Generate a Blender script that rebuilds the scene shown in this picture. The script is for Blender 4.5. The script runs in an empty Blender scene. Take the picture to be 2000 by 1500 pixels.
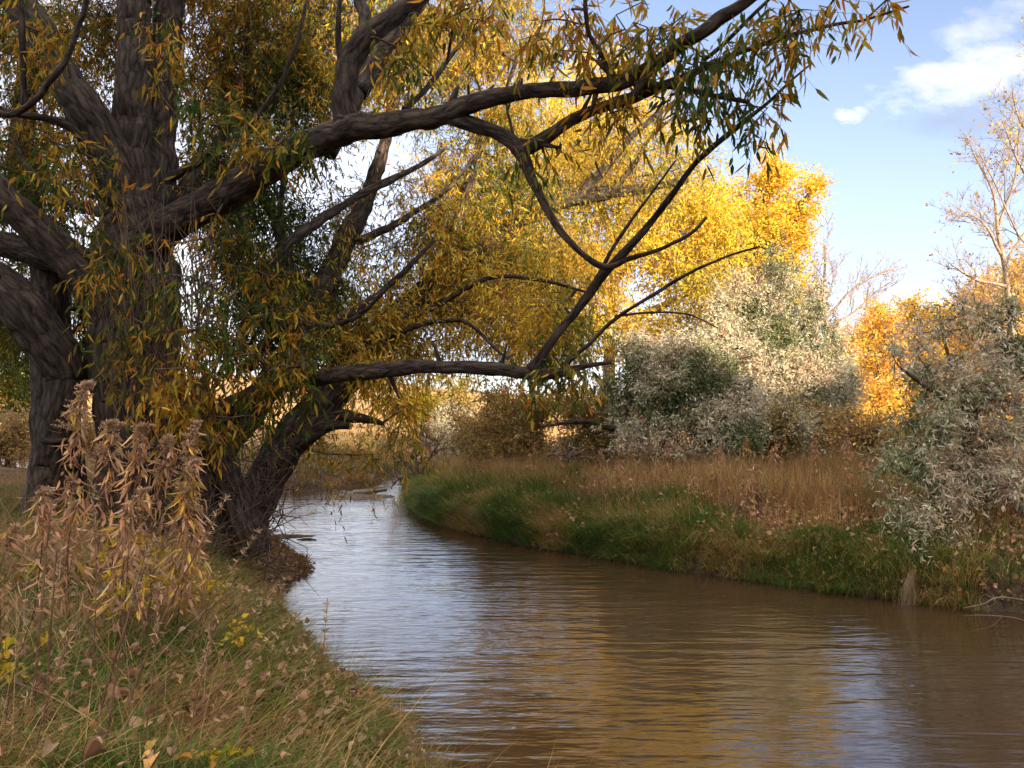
import bpy, math, random
import numpy as np
from mathutils import Vector
R = math.radians
sc = bpy.context.scene
C = sc.collection
rng = np.random.default_rng(7)
random.seed(7)

# ------------------------------------------------------------------ camera
F = 1500.0                                   # focal length in photo pixels (2000 px wide)
EYE = 2.4
PITCH = math.atan(65.0 / F)
cam_d = bpy.data.cameras.new('camera')
cam = bpy.data.objects.new('camera', cam_d); C.objects.link(cam)
cam.location = (0, 0, EYE)
cam.rotation_euler = (R(90) + PITCH, 0, 0)
cam_d.sensor_width = 36.0
cam_d.lens = 36.0 * F / 2000.0
cam_d.clip_start = 0.05
cam_d.clip_end = 3000.0
sc.camera = cam

# ------------------------------------------------------------------ light
SUN_EL = R(11.5)
SUN_AZ = np.array([0.50, -0.866])            # horizontal direction towards the sun (behind, to the right)
SUN_AZ /= np.linalg.norm(SUN_AZ)
sun_vec = Vector((SUN_AZ[0] * math.cos(SUN_EL), SUN_AZ[1] * math.cos(SUN_EL), math.sin(SUN_EL)))
sd = bpy.data.lights.new('sun', 'SUN')
sd.energy = 5.0
sd.angle = R(0.5)
sd.color = (1.0, 0.80, 0.55)
so = bpy.data.objects.new('sun', sd); C.objects.link(so)
so.location = (20, -30, 40)
so.rotation_euler = sun_vec.to_track_quat('Z', 'Y').to_euler()

world = bpy.data.worlds.new('World'); sc.world = world
world.use_nodes = True
wt = world.node_tree; wt.nodes.clear()
def wn(t, **kw):
    n = wt.nodes.new(t)
    for k, v in kw.items(): setattr(n, k, v)
    return n
def wmath(op, a, b=None, c=None, clamp=False):
    n = wn('ShaderNodeMath', operation=op, use_clamp=clamp)
    for i, v in enumerate((a, b, c)):
        if v is None: continue
        if isinstance(v, (int, float)): n.inputs[i].default_value = v
        else: wt.links.new(v, n.inputs[i])
    return n.outputs[0]
sky = wn('ShaderNodeTexSky', sky_type='NISHITA')
sky.sun_disc = False
sky.sun_elevation = SUN_EL
sky.sun_rotation = math.atan2(SUN_AZ[0], SUN_AZ[1])
sky.altitude = 1600
sky.air_density = 1.0
sky.dust_density = 0.6
sky.ozone_density = 1.5
tc = wn('ShaderNodeTexCoord')
sep = wn('ShaderNodeSeparateXYZ'); wt.links.new(tc.outputs['Generated'], sep.inputs[0])
yy = wmath('MAXIMUM', sep.outputs[1], 0.05)
uu = wmath('DIVIDE', sep.outputs[0], yy)
vv = wmath('DIVIDE', sep.outputs[2], yy)
cmb = wn('ShaderNodeCombineXYZ')
wt.links.new(uu, cmb.inputs[0]); wt.links.new(vv, cmb.inputs[1])
mp = wn('ShaderNodeMapping'); mp.inputs['Scale'].default_value = (1.0, 1.9, 1.0)
wt.links.new(cmb.outputs[0], mp.inputs[0])
nz = wn('ShaderNodeTexNoise'); nz.inputs['Scale'].default_value = 13.0; nz.inputs['Detail'].default_value = 9.0; nz.inputs['Roughness'].default_value = 0.62
wt.links.new(mp.outputs[0], nz.inputs['Vector'])
nz2 = wn('ShaderNodeTexNoise'); nz2.inputs['Scale'].default_value = 2.2; nz2.inputs['Detail'].default_value = 6.0
wt.links.new(mp.outputs[0], nz2.inputs['Vector'])
def cloud(px, py, rx, ry, tilt, k, gain):
    u0, v0 = (px - 1000) / F, (815 - py) / F
    du = wmath('SUBTRACT', uu, u0); dv = wmath('SUBTRACT', vv, v0)
    c, s = math.cos(tilt), math.sin(tilt)
    a = wmath('DIVIDE', wmath('ADD', wmath('MULTIPLY', du, c), wmath('MULTIPLY', dv, s)), rx / F)
    b = wmath('DIVIDE', wmath('SUBTRACT', wmath('MULTIPLY', dv, c), wmath('MULTIPLY', du, s)), ry / F)
    r2 = wmath('ADD', wmath('MULTIPLY', a, a), wmath('MULTIPLY', b, b))
    m = wmath('SUBTRACT', 1.0, r2)
    m = wmath('ADD', m, wmath('MULTIPLY', wmath('SUBTRACT', nz.outputs[0], 0.5), k))
    return wmath('MULTIPLY', m, gain, clamp=True), b
c1, _ = cloud(1915, 130, 215, 62, R(14), 3.6, 0.62)
c2, _ = cloud(1672, 212, 34, 19, 0, 8.0, 0.55)
c3, _ = cloud(1940, 40, 110, 50, R(25), 6.0, 0.22)
c4, _ = cloud(1960, 222, 200, 52, R(4), 2.2, 0.9)
c5, _ = cloud(2350, 120, 420, 190, R(5), 3.0, 0.7)
band = wmath('MULTIPLY', wmath('SUBTRACT', 0.62, wmath('ABSOLUTE', wmath('SUBTRACT', vv, 0.20))), wmath('MULTIPLY', wmath('SUBTRACT', nz2.outputs[0], 0.50), 3.0), clamp=True)
left = wmath('MULTIPLY', wmath('SUBTRACT', 0.16, uu), 4.0, clamp=True)
c6 = wmath('MULTIPLY', band, left)
white = wmath('MAXIMUM', wmath('MAXIMUM', c1, c2), wmath('MAXIMUM', c3, wmath('MAXIMUM', c5, c6)))
lowleft = wmath('MULTIPLY', wmath('MULTIPLY', wmath('SUBTRACT', -0.02, uu), 3.0, clamp=True), wmath('MULTIPLY', wmath('SUBTRACT', 0.80, vv), 2.2, clamp=True))
white = wmath('MAXIMUM', white, wmath('MULTIPLY', lowleft, wmath('MULTIPLY_ADD', nz2.outputs[0], 1.2, 0.2, clamp=True)))
mixg = wn('ShaderNodeMixRGB'); mixg.inputs[2].default_value = (1.45, 1.75, 2.4, 1)
wt.links.new(wmath('MULTIPLY', c4, 0.85), mixg.inputs[0])
haze_f = wmath('MULTIPLY', wmath('POWER', wmath('SUBTRACT', 1.0, wmath('MULTIPLY', vv, 1.25), clamp=True), 1.6), 0.74, clamp=True)
mixh = wn('ShaderNodeMixRGB'); mixh.inputs[2].default_value = (2.75, 3.05, 3.75, 1)
tint = wn('ShaderNodeMixRGB', blend_type='MULTIPLY'); tint.inputs[0].default_value = 1.0; tint.inputs[2].default_value = (1.14, 0.97, 0.98, 1)
wt.links.new(sky.outputs[0], tint.inputs[1])
wt.links.new(haze_f, mixh.inputs[0]); wt.links.new(tint.outputs[0], mixh.inputs[1])
wt.links.new(mixh.outputs[0], mixg.inputs[1])
mixw = wn('ShaderNodeMixRGB'); mixw.inputs[2].default_value = (4.4, 4.2, 4.2, 1)
wt.links.new(wmath('MULTIPLY', white, 0.9), mixw.inputs[0]); wt.links.new(mixg.outputs[0], mixw.inputs[1])
bg = wn('ShaderNodeBackground'); bg.inputs[1].default_value = 0.14
# broken bright cloud, unseen overhead and behind the viewer, added as fill light
nz3 = wn('ShaderNodeTexNoise'); nz3.inputs['Scale'].default_value = 2.6; nz3.inputs['Detail'].default_value = 6.0
wt.links.new(tc.outputs['Generated'], nz3.inputs['Vector'])
beh = wmath('ADD', wmath('MULTIPLY', wmath('SUBTRACT', 0.05, sep.outputs[1]), 0.8, clamp=True), wmath('MULTIPLY', wmath('SUBTRACT', sep.outputs[2], 0.58), 3.0, clamp=True), clamp=True)
c7 = wmath('MULTIPLY', beh, wmath('MULTIPLY', wmath('SUBTRACT', nz3.outputs[0], 0.36), 6.0, clamp=True))
mixo = wn('ShaderNodeMixRGB'); mixo.inputs[2].default_value = (9.6, 8.6, 7.4, 1)
wt.links.new(wmath('MULTIPLY', c7, 0.9), mixo.inputs[0]); wt.links.new(mixw.outputs[0], mixo.inputs[1])
wt.links.new(mixo.outputs[0], bg.inputs[0])
wo = wn('ShaderNodeOutputWorld'); wt.links.new(bg.outputs[0], wo.inputs[0])

sc.view_settings.view_transform = 'Standard'
sc.view_settings.look = 'None'
sc.view_settings.exposure = 1.4
sc.view_settings.gamma = 1.0
sc.cycles.max_bounces = 7
sc.cycles.diffuse_bounces = 3
sc.cycles.glossy_bounces = 3
sc.cycles.transmission_bounces = 4
sc.cycles.caustics_reflective = False
sc.cycles.caustics_refractive = False
sc.cycles.sample_clamp_indirect = 6.0
sc.cycles.use_denoising = True

# ------------------------------------------------------------------ helpers
cp, sp_ = math.cos(PITCH), math.sin(PITCH)
def P(px, py, d):
    """photo pixel at distance d (metres along y) -> world point"""
    u, v = (px - 1000) / F, (750 - py) / F
    y, z = cp - sp_ * v, sp_ + cp * v
    return np.array([u * d / y, d, EYE + z * d / y])
def G(px, py, zz=0.0):
    u, v = (px - 1000) / F, (750 - py) / F
    y, z = cp - sp_ * v, sp_ + cp * v
    t = (zz - EYE) / z
    return np.array([u * t, y * t])

def hash3(ix, iy, iz, seed):
    h = (ix.astype(np.int64) * 374761393 + iy.astype(np.int64) * 668265263 + iz.astype(np.int64) * 2147483647 + seed * 974634777) & 0x7fffffff
    h = ((h ^ (h >> 13)) * 1274126177) & 0x7fffffff
    h = (h ^ (h >> 16)) & 0xffff
    return h / 65535.0
def vnoise(p, scale=1.0, seed=0):
    q = np.asarray(p, float) * scale
    i = np.floor(q).astype(np.int64); f = q - i
    f = f * f * (3 - 2 * f)
    out = 0
    for dx in (0, 1):
        for dy in (0, 1):
            for dz in (0, 1):
                w = (f[:, 0] if dx else 1 - f[:, 0]) * (f[:, 1] if dy else 1 - f[:, 1]) * (f[:, 2] if dz else 1 - f[:, 2])
                out = out + w * hash3(i[:, 0] + dx, i[:, 1] + dy, i[:, 2] + dz, seed)
    return out
def fbm(p, scale=1.0, seed=0, oct=3):
    s, a, t = 0, 1.0, 0
    for k in range(oct):
        s = s + a * vnoise(p, scale * 2 ** k, seed + k * 17); t += a; a *= 0.5
    return s / t
def sstep(a, b, x):
    t = np.clip((x - a) / (b - a), 0, 1)
    return t * t * (3 - 2 * t)
def unit(v):
    return v / np.maximum(np.linalg.norm(v, axis=-1, keepdims=True), 1e-9)

def link(name, data, parent=None):
    o = bpy.data.objects.new(name, data); C.objects.link(o)
    if parent is not None:
        o.parent = parent
        o.matrix_parent_inverse = parent.matrix_basis.inverted()
    return o
def tag(o, label=None, cat=None, group=None, kind=None):
    if label: o['label'] = label
    if cat: o['category'] = cat
    if group: o['group'] = group
    if kind: o['kind'] = kind
    return o
def empty(name, loc, label, cat, group=None):
    o = bpy.data.objects.new(name, None); C.objects.link(o)
    o.location = tuple(float(a) for a in loc)
    o.empty_display_size = 0.2
    return tag(o, label, cat, group)

class MB:
    """numpy mesh collector: vertices, polygons of several sizes, colour and vector attributes"""
    def __init__(s): s.V, s.F, s.C, s.B, s.n = [], {}, [], [], 0
    def add(s, V, faces, col=None, bark=None):
        V = np.asarray(V, float)
        for f in faces:
            f = np.asarray(f, np.int64)
            if f.size: s.F.setdefault(f.shape[1], []).append(f + s.n)
        s.V.append(V); s.n += len(V)
        c = np.ones((len(V), 3)) * 0.5 if col is None else np.broadcast_to(np.asarray(col, float), (len(V), 3))
        s.C.append(c)
        s.B.append(np.zeros((len(V), 3)) if bark is None else bark)
    def build(s, name, mat, parent=None, smooth=False):
        V = np.concatenate(s.V); Cc = np.concatenate(s.C); Bb = np.concatenate(s.B)
        loops, tot = [], []
        for k, fl in s.F.items():
            f = np.concatenate(fl); loops.append(f.ravel()); tot.append(np.full(len(f), k))
        loops = np.concatenate(loops); tot = np.concatenate(tot)
        start = np.concatenate([[0], np.cumsum(tot)[:-1]])
        me = bpy.data.meshes.new(name)
        me.vertices.add(len(V)); me.loops.add(len(loops)); me.polygons.add(len(tot))
        off = np.zeros(3)
        me.vertices.foreach_set('co', (V - off).ravel().astype(np.float32))
        me.loops.foreach_set('vertex_index', loops.astype(np.int32))
        me.polygons.foreach_set('loop_start', start.astype(np.int32))
        me.polygons.foreach_set('loop_total', tot.astype(np.int32))
        if smooth: me.polygons.foreach_set('use_smooth', np.ones(len(tot), bool))
        a = me.attributes.new('Col', 'FLOAT_COLOR', 'POINT')
        a.data.foreach_set('color', np.concatenate([Cc, np.ones((len(V), 1))], 1).ravel().astype(np.float32))
        if np.any(Bb):
            b = me.attributes.new('bark', 'FLOAT_VECTOR', 'POINT')
            b.data.foreach_set('vector', Bb.ravel().astype(np.float32))
        me.materials.append(mat)
        me.update(calc_edges=True); me.validate()
        return link(name, me, parent)

# ------------------------------------------------------------------ materials
def newmat(name):
    m = bpy.data.materials.new(name); m.use_nodes = True
    nt = m.node_tree; nt.nodes.clear()
    out = nt.nodes.new('ShaderNodeOutputMaterial')
    return m, nt, out
def leaf_mat(name, trans=0.4, rough=0.5, spec=0.25):
    m, nt, out = newmat(name)
    at = nt.nodes.new('ShaderNodeAttribute'); at.attribute_name = 'Col'
    pb = nt.nodes.new('ShaderNodeBsdfPrincipled'); pb.inputs['Roughness'].default_value = rough
    pb.inputs['Specular IOR Level'].default_value = spec
    tr = nt.nodes.new('ShaderNodeBsdfTranslucent')
    mx = nt.nodes.new('ShaderNodeMixShader'); mx.inputs[0].default_value = trans
    L = nt.links.new
    L(at.outputs['Color'], pb.inputs['Base Color']); L(at.outputs['Color'], tr.inputs['Color'])
    L(pb.outputs[0], mx.inputs[1]); L(tr.outputs[0], mx.inputs[2]); L(mx.outputs[0], out.inputs[0])
    return m
def bark_mat(name, dark, light, bump=0.5, sc_=(8.0, 8.0, 2.4)):
    m, nt, out = newmat(name)
    L = nt.links.new
    at = nt.nodes.new('ShaderNodeAttribute'); at.attribute_name = 'bark'
    mpn = nt.nodes.new('ShaderNodeMapping'); mpn.inputs['Scale'].default_value = sc_
    L(at.outputs['Vector'], mpn.inputs[0])
    n1 = nt.nodes.new('ShaderNodeTexNoise'); n1.inputs['Scale'].default_value = 2.2; n1.inputs['Detail'].default_value = 8; n1.inputs['Roughness'].default_value = 0.65; n1.inputs['Distortion'].default_value = 0.6
    L(mpn.outputs[0], n1.inputs['Vector'])
    v1 = nt.nodes.new('ShaderNodeTexVoronoi'); v1.feature = 'DISTANCE_TO_EDGE'; v1.inputs['Scale'].default_value = 2.6
    mx0 = nt.nodes.new('ShaderNodeMixRGB'); mx0.inputs[0].default_value = 0.40
    L(mpn.outputs[0], mx0.inputs[1]); L(n1.outputs['Color'], mx0.inputs[2])
    L(mx0.outputs[0], v1.inputs['Vector'])
    mul = nt.nodes.new('ShaderNodeMath'); mul.operation = 'MULTIPLY_ADD'
    L(v1.outputs['Distance'], mul.inputs[0]); mul.inputs[1].default_value = 0.85
    nh = nt.nodes.new('ShaderNodeMath'); nh.operation = 'MULTIPLY'; nh.inputs[1].default_value = 0.95; L(n1.outputs[0], nh.inputs[0]); L(nh.outputs[0], mul.inputs[2])
    rp = nt.nodes.new('ShaderNodeValToRGB')
    rp.color_ramp.elements[0].position = 0.38; rp.color_ramp.elements[0].color = (*dark, 1)
    rp.color_ramp.elements[1].position = 0.80; rp.color_ramp.elements[1].color = (*light, 1)
    L(mul.outputs[0], rp.inputs[0])
    n2 = nt.nodes.new('ShaderNodeTexNoise'); n2.inputs['Scale'].default_value = 0.35; n2.inputs['Detail'].default_value = 3
    L(mpn.outputs[0], n2.inputs['Vector'])
    hs = nt.nodes.new('ShaderNodeMixRGB'); hs.blend_type = 'MULTIPLY'; hs.inputs[0].default_value = 0.7
    rp2 = nt.nodes.new('ShaderNodeValToRGB')
    rp2.color_ramp.elements[0].position = 0.3; rp2.color_ramp.elements[0].color = (0.55, 0.5, 0.45, 1)
    rp2.color_ramp.elements[1].position = 0.7; rp2.color_ramp.elements[1].color = (1.25, 1.15, 1.1, 1)
    L(n2.outputs[0], rp2.inputs[0]); L(rp.outputs[0], hs.inputs[1]); L(rp2.outputs[0], hs.inputs[2])
    pb = nt.nodes.new('ShaderNodeBsdfPrincipled'); pb.inputs['Roughness'].default_value = 0.85; pb.inputs['Specular IOR Level'].default_value = 0.2
    bp = nt.nodes.new('ShaderNodeBump'); bp.inputs['Strength'].default_value = bump; bp.inputs['Distance'].default_value = 0.05
    L(mul.outputs[0], bp.inputs['Height']); L(bp.outputs[0], pb.inputs['Normal'])
    L(hs.outputs[0], pb.inputs['Base Color']); L(pb.outputs[0], out.inputs[0])
    return m
M_LEAF = leaf_mat('leaf', 0.45, 0.55, 0.12)
M_GOLD = leaf_mat('gold_leaf', 0.40, 0.6, 0.12)
M_SILVER = leaf_mat('silver_leaf', 0.28, 0.65, 0.15)
M_GRASS = leaf_mat('grass_blade', 0.3, 0.6, 0.2)
M_DEAD = leaf_mat('dead_leaf', 0.2, 0.8, 0.1)
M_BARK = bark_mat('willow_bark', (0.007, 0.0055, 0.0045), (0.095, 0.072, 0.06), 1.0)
M_TWIG = bark_mat('twig_bark', (0.05, 0.036, 0.028), (0.15, 0.11, 0.085), 0.3)
M_PALE = bark_mat('pale_bark', (0.22, 0.17, 0.13), (0.46, 0.38, 0.31), 0.4)
M_WOOD = bark_mat('weathered_wood', (0.12, 0.10, 0.08), (0.33, 0.29, 0.25), 0.6, (12, 12, 1.5))

# ------------------------------------------------------------------ geometry helpers
def catmull(pts, step):
    pts = np.asarray(pts, float)
    if len(pts) == 2:
        n = max(2, int(np.linalg.norm(pts[1, :3] - pts[0, :3]) / step) + 1)
        t = np.linspace(0, 1, n)[:, None]
        return pts[0] * (1 - t) + pts[1] * t
    Q = np.vstack([2 * pts[0] - pts[1], pts, 2 * pts[-1] - pts[-2]])
    out = []
    for i in range(1, len(Q) - 2):
        p0, p1, p2, p3 = Q[i - 1], Q[i], Q[i + 1], Q[i + 2]
        n = max(2, int(np.linalg.norm(p2[:3] - p1[:3]) / step) + 1)
        t = np.linspace(0, 1, n, endpoint=False)[:, None]
        out.append(0.5 * (2 * p1 + (p2 - p0) * t + (2 * p0 - 5 * p1 + 4 * p2 - p3) * t ** 2 + (3 * p1 - p0 - 3 * p2 + p3) * t ** 3))
    out.append(pts[-1:])
    return np.vstack(out)
def tube(path, rad, sides=10, rough=0.0, seed=0, cap=True):
    path = np.asarray(path, float); rad = np.maximum(np.asarray(rad, float), 0.001)
    n = len(path)
    T = unit(np.gradient(path, axis=0))
    ref = np.array([0, 0, 1.0]) if abs(T[0][2]) < 0.8 else np.array([1.0, 0, 0])
    u = np.cross(T[0], ref); u /= np.linalg.norm(u)
    U = [u]
    for i in range(1, n):
        u = U[-1] - T[i] * np.dot(U[-1], T[i]); u /= max(np.linalg.norm(u), 1e-9); U.append(u)
    U = np.array(U); W = np.cross(T, U)
    a = np.linspace(0, 2 * np.pi, sides, endpoint=False)
    ca, sa = np.cos(a), np.sin(a)
    L = np.concatenate([[0], np.cumsum(np.linalg.norm(np.diff(path, axis=0), axis=1))]) + seed * 3.7
    rr = rad[:, None] * np.ones(sides)
    bark = np.stack([rad[:, None] * ca + 0 * rr, rad[:, None] * sa + 0 * rr, L[:, None] + 0 * rr], -1).reshape(-1, 3)
    if rough > 0:
        nv = fbm(bark * np.array([1, 1, 0.35]), 9.0, seed, 3).reshape(n, sides)
        nb = fbm(bark, 1.6, seed + 5, 2).reshape(n, sides)
        rr = rr * (1 + rough * ((1 - np.abs(2 * nv - 1)) - 0.6) + rough * 1.6 * (nb - 0.5))
    V = path[:, None, :] + rr[..., None] * (U[:, None, :] * ca[None, :, None] + W[:, None, :] * sa[None, :, None])
    V = V.reshape(-1, 3)
    i = np.arange(n - 1)[:, None] * sides; j = np.arange(sides)[None, :]; k = (j + 1) % sides
    Fq = np.stack([i + j, i + k, i + sides + k, i + sides + j], -1).reshape(-1, 4)
    faces = [Fq]
    if cap:
        V = np.vstack([V, path[:1], path[-1:]]); bark = np.vstack([bark, bark[:1] * 0, bark[-1:] * np.array([0, 0, 1])])
        jj = np.arange(sides); kk = (jj + 1) % sides
        faces.append(np.stack([kk, jj, np.full(sides, n * sides)], -1))
        b = (n - 1) * sides
        faces.append(np.stack([b + jj, b + kk, np.full(sides, n * sides + 1)], -1))
    return V, faces, bark
def prisms(A, B, ra, rb, sides=4):
    """independent tapered prisms from A to B"""
    n = len(A)
    T = unit(B - A)
    ref = np.where(np.abs(T[:, 2:3]) < 0.8, np.array([[0, 0, 1.0]]), np.array([[1.0, 0, 0]]))
    U = unit(np.cross(T, ref)); W = np.cross(T, U)
    a = np.linspace(0, 2 * np.pi, sides, endpoint=False)
    ring = U[:, None, :] * np.cos(a)[None, :, None] + W[:, None, :] * np.sin(a)[None, :, None]
    V = np.concatenate([A[:, None, :] + ring * ra[:, None, None], B[:, None, :] + ring * rb[:, None, None]], 1)
    bark = np.concatenate([ring * ra[:, None, None], ring * rb[:, None, None] + np.array([0, 0, 1.0]) * np.linalg.norm(B - A, axis=1)[:, None, None]], 1) + rng.random((n, 1, 3)) * 3
    i = np.arange(n)[:, None] * 2 * sides; j = np.arange(sides)[None, :]; k = (j + 1) % sides
    Fq = np.stack([i + j, i + k, i + sides + k, i + sides + j], -1).reshape(-1, 4)
    return V.reshape(-1, 3), [Fq], bark.reshape(-1, 3)
def leaves(base, d, length, width, col, curl=0.25, shape='lance'):
    """many leaf blades; base (n,3), d unit (n,3), length/width (n,), col (n,3)"""
    n = len(base)
    s = unit(np.cross(d, rng.normal(size=(n, 3)))); nn = np.cross(d, s)
    l = length[:, None]; w = width[:, None]
    if shape == 'quad':
        V = np.stack([base, base + d * l * 0.45 + s * w * 0.5, base + d * l - nn * l * 0.1, base + d * l * 0.45 - s * w * 0.5], 1)
        k = 4
        Fs = [np.arange(n * 4).reshape(n, 4)]
    elif shape == 'lance':
        c1, c2 = nn * l * curl * 0.12, nn * l * curl * 0.45
        a, b = 0.28, 0.62
        V = np.stack([base, base + d * l * a + s * w * 0.46 - c1, base + d * l * a - s * w * 0.46 - c1,
                      base + d * l * b + s * w * 0.40 - c2, base + d * l * b - s * w * 0.40 - c2, base + d * l - nn * l * curl], 1)
        k = 6
        i = np.arange(n)[:, None] * 6
        Fs = [(i + np.array([[0, 2, 1]])), (i + np.array([[1, 2, 4, 3]])), (i + np.array([[3, 4, 5]]))]
    else:   # heart: broad cottonwood leaf
        f = nn * w * (0.12 + 0.42 * rng.random((n, 1)))
        V = np.stack([base, base + d * l * 0.1 + s * w * 0.42 + f, base + d * l * 0.45 + s * w * 0.5 + f, base + d * l - nn * l * curl,
                      base + d * l * 0.45 - s * w * 0.5 + f, base + d * l * 0.1 - s * w * 0.42 + f, base + d * l * 0.4], 1)
        k = 7
        i = np.arange(n)[:, None] * 7
        Fs = [(i + np.array([[0, 1, 2, 6]])), (i + np.array([[6, 2, 3]])), (i + np.array([[6, 3, 4]])), (i + np.array([[0, 6, 4, 5]]))]
    return V.reshape(-1, 3), Fs, np.repeat(col, k, axis=0)

def palette(pts, n, cols, weights=None, scale=0.8, seed=0, jitter=0.25, patch=0.5):
    """per-leaf colours: patches by 3-D noise along the list of colours, plus per-leaf scatter"""
    cols = np.asarray(cols, float)
    v = fbm(pts, scale, seed, 2)
    v = np.clip((v - 0.5) * 2.4 * patch + 0.5 + rng.normal(size=n) * 0.22, 0, 0.999)
    if weights is not None:
        edges = np.cumsum(np.asarray(weights, float) / np.sum(weights))
        idx = np.minimum(np.searchsorted(edges, v), len(cols) - 1)
    else:
        idx = (v * len(cols)).astype(int)
    c = cols[idx] * (1 + rng.normal(size=(n, 1)) * jitter)
    c *= 1 + rng.normal(size=(n, 3)) * 0.06
    return np.clip(c, 0.004, 0.85)

def grow(skel, skel_r, att, seg=0.3, sag=0.1, wig=0.08):
    """grow twigs from skeleton nodes to every attraction point, nearest first"""
    skel = np.asarray(skel)
    N = len(att)
    cap = len(skel) + N * 14
    nodes = np.zeros((cap, 3)); par = np.full(cap, -1)
    m = len(skel); nodes[:m] = skel
    d0 = np.array([np.min(np.sum((skel - a) ** 2, 1)) for a in att])
    order = np.argsort(d0)
    ends = np.zeros(N, int)
    for ai in order:
        a = att[ai]
        dd = nodes[:m] - a
        d2 = np.sum(dd * dd, 1)
        d2 = d2 * (1 + 0.8 * (dd[:, 2] > 0.15))       # rather grow up and out than down
        p = int(np.argmin(d2))
        L = math.sqrt(max(np.sum(dd[p] ** 2), 1e-9))
        k = min(12, max(1, int(L / seg)))
        prev = p
        off = rng.normal(size=3) * wig * L
        off[2] += sag * L
        for q in range(1, k + 1):
            t = q / k
            pt = nodes[p] * (1 - t) + a * t + off * math.sin(math.pi * t) + rng.normal(size=3) * wig * 0.25 * seg * (t < 1)
            nodes[m] = pt; par[m] = prev; prev = m; m += 1
        ends[ai] = prev
    nodes, par = nodes[:m], par[:m]
    cnt = np.zeros(m); np.add.at(cnt, ends, 1)
    for i in range(m - 1, len(skel) - 1, -1): cnt[par[i]] += cnt[i]
    return nodes, par, cnt, len(skel)
def twig_mesh(mb, nodes, par, cnt, ns, r0, rmax, power=0.45, sides=4):
    ii = np.arange(ns, len(nodes))
    if len(ii) == 0: return
    r = np.minimum(r0 * np.maximum(cnt, 1) ** power, rmax)
    pa = par[ii]
    rp = np.where(pa < ns, r[ii] * 1.25, r[pa]); rp = np.minimum(rp, r[ii] * 1.6)
    V, Fc, B = prisms(nodes[pa], nodes[ii], rp, r[ii], sides)
    mb.add(V, Fc, bark=B)

def ell(px, py, rx, ry, d, dd, n, ragged=0.35):
    """points inside an ellipsoid whose centre and half sizes are given in photo pixels and metres"""
    def ball(k):
        q = rng.normal(size=(k, 3)); return unit(q) * (rng.random((k, 1)) ** (1 / 2.4))
    q = ball(n)
    if ragged > 0.5 and n > 20:                  # loose, plume-like crowns: tight outer clumps
        nc = max(5, n // 11); c_ = rng.normal(size=(nc, 3)); c_ = unit(c_) * (0.35 + 0.75 * rng.random((nc, 1)) ** 0.7)
        sg_ = (0.05 + 0.11 * rng.random(nc))[:, None] * np.array([0.8, 1.5, 0.8])
        pick = rng.integers(0, nc, n); m_ = rng.random(n) < 0.92
        q[m_] = (c_[pick] + rng.normal(size=(n, 3)) * sg_[pick])[m_]
        ragged = 0.25
    elif n > 20:                                   # gather most points into clumps so the crown has gaps and lobes
        nc = max(4, n // 15); c_ = ball(nc)
        sg_ = 0.10 + 0.16 * rng.random(nc)
        pick = rng.integers(0, nc, n)
        m_ = rng.random(n) < 0.78
        qq = c_[pick] + rng.normal(size=(n, 3)) * sg_[pick][:, None]
        q[m_] = qq[m_]
    q *= 1 + rng.normal(size=(n, 1)) * ragged * 0.3
    return np.array([P(px + a[0] * rx, py + a[1] * ry, d + a[2] * dd) for a in q])

def shoots(att, k, m, slen, llen, lwid, cols, weights=None, droop=0.7, scale=0.8, seed=0, shape='lance', jitter=0.25, patch=0.5, up=0.0, stem=None, spread=0.8, leafdroop=None):
    """k leafy shoots at every point, m leaves on each; returns leaf mesh parts"""
    n = len(att)
    ld = droop if leafdroop is None else leafdroop
    st = np.repeat(att, k, axis=0)
    sdir = unit(rng.normal(size=(n * k, 3)) * spread + np.array([0, 0, -droop + up]))
    sl = slen * (0.6 + 0.8 * rng.random(n * k))
    t = (np.arange(m)[None, :] + rng.random((n * k, m))) / m
    pos = st[:, None, :] + sdir[:, None, :] * (t * sl[:, None])[..., None]
    pos[..., 2] -= 0.25 * droop * (t * sl[:, None]) ** 2 / max(slen, 0.01)
    b = pos.reshape(-1, 3); q = len(b)
    d = unit(np.repeat(sdir, m, axis=0) * 0.5 + rng.normal(size=(q, 3)) * 0.55 + np.array([0, 0, -ld]))
    L = llen * (0.6 + 0.6 * rng.random(q)); W = lwid * (0.7 + 0.6 * rng.random(q))
    col = palette(b, q, cols, weights, scale, seed, jitter, patch)
    res = [leaves(b, d, L, W, col, 0.25, shape)]
    if stem:
        e = st + sdir * sl[:, None]; e[:, 2] -= 0.25 * droop * sl ** 2 / max(slen, 0.01)
        V, Fc, B = prisms(st, e, np.full(len(st), stem), np.full(len(st), stem * 0.5), 3)
        return res, (V, Fc, B)
    return res, None

# ------------------------------------------------------------------ the stream and the lie of the land
left_px = [(845, 1500), (775, 1420), (675, 1370), (630, 1290), (562, 1215), (540, 1165), (578, 1130), (615, 1107), (565, 1078), (512, 1047)]
left = [G(*p) for p in left_px]
left = [np.array(p) for p in [(26, -2), (14, 1.0), (6, 2.2), (3, 2.6), (1.0, 3.2), (-0.2, 4.3)]] + left + [np.array(p) for p in [(-6.2, 18.0), (-9, 20.5), (-16, 27), (-30, 40), (-60, 60)]]
far = [np.array(p) for p in [(-60, 70), (-31, 48), (-17, 32), (-11, 26.2)]] + [G(540, 965), G(640, 956), G(748, 946)] + [np.array(p) for p in [(-5.2, 31), (-4.6, 36), (-2.0, 41), (-0.5, 41), (-2.8, 36), (-3.9, 31)]]
right_px = [(792, 945), (800, 962), (806, 985), (818, 1004), (862, 1026), (940, 1046), (1050, 1069), (1170, 1087), (1290, 1110), (1450, 1131), (1600, 1152), (1740, 1170), (1900, 1191), (2000, 1198)]
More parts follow.
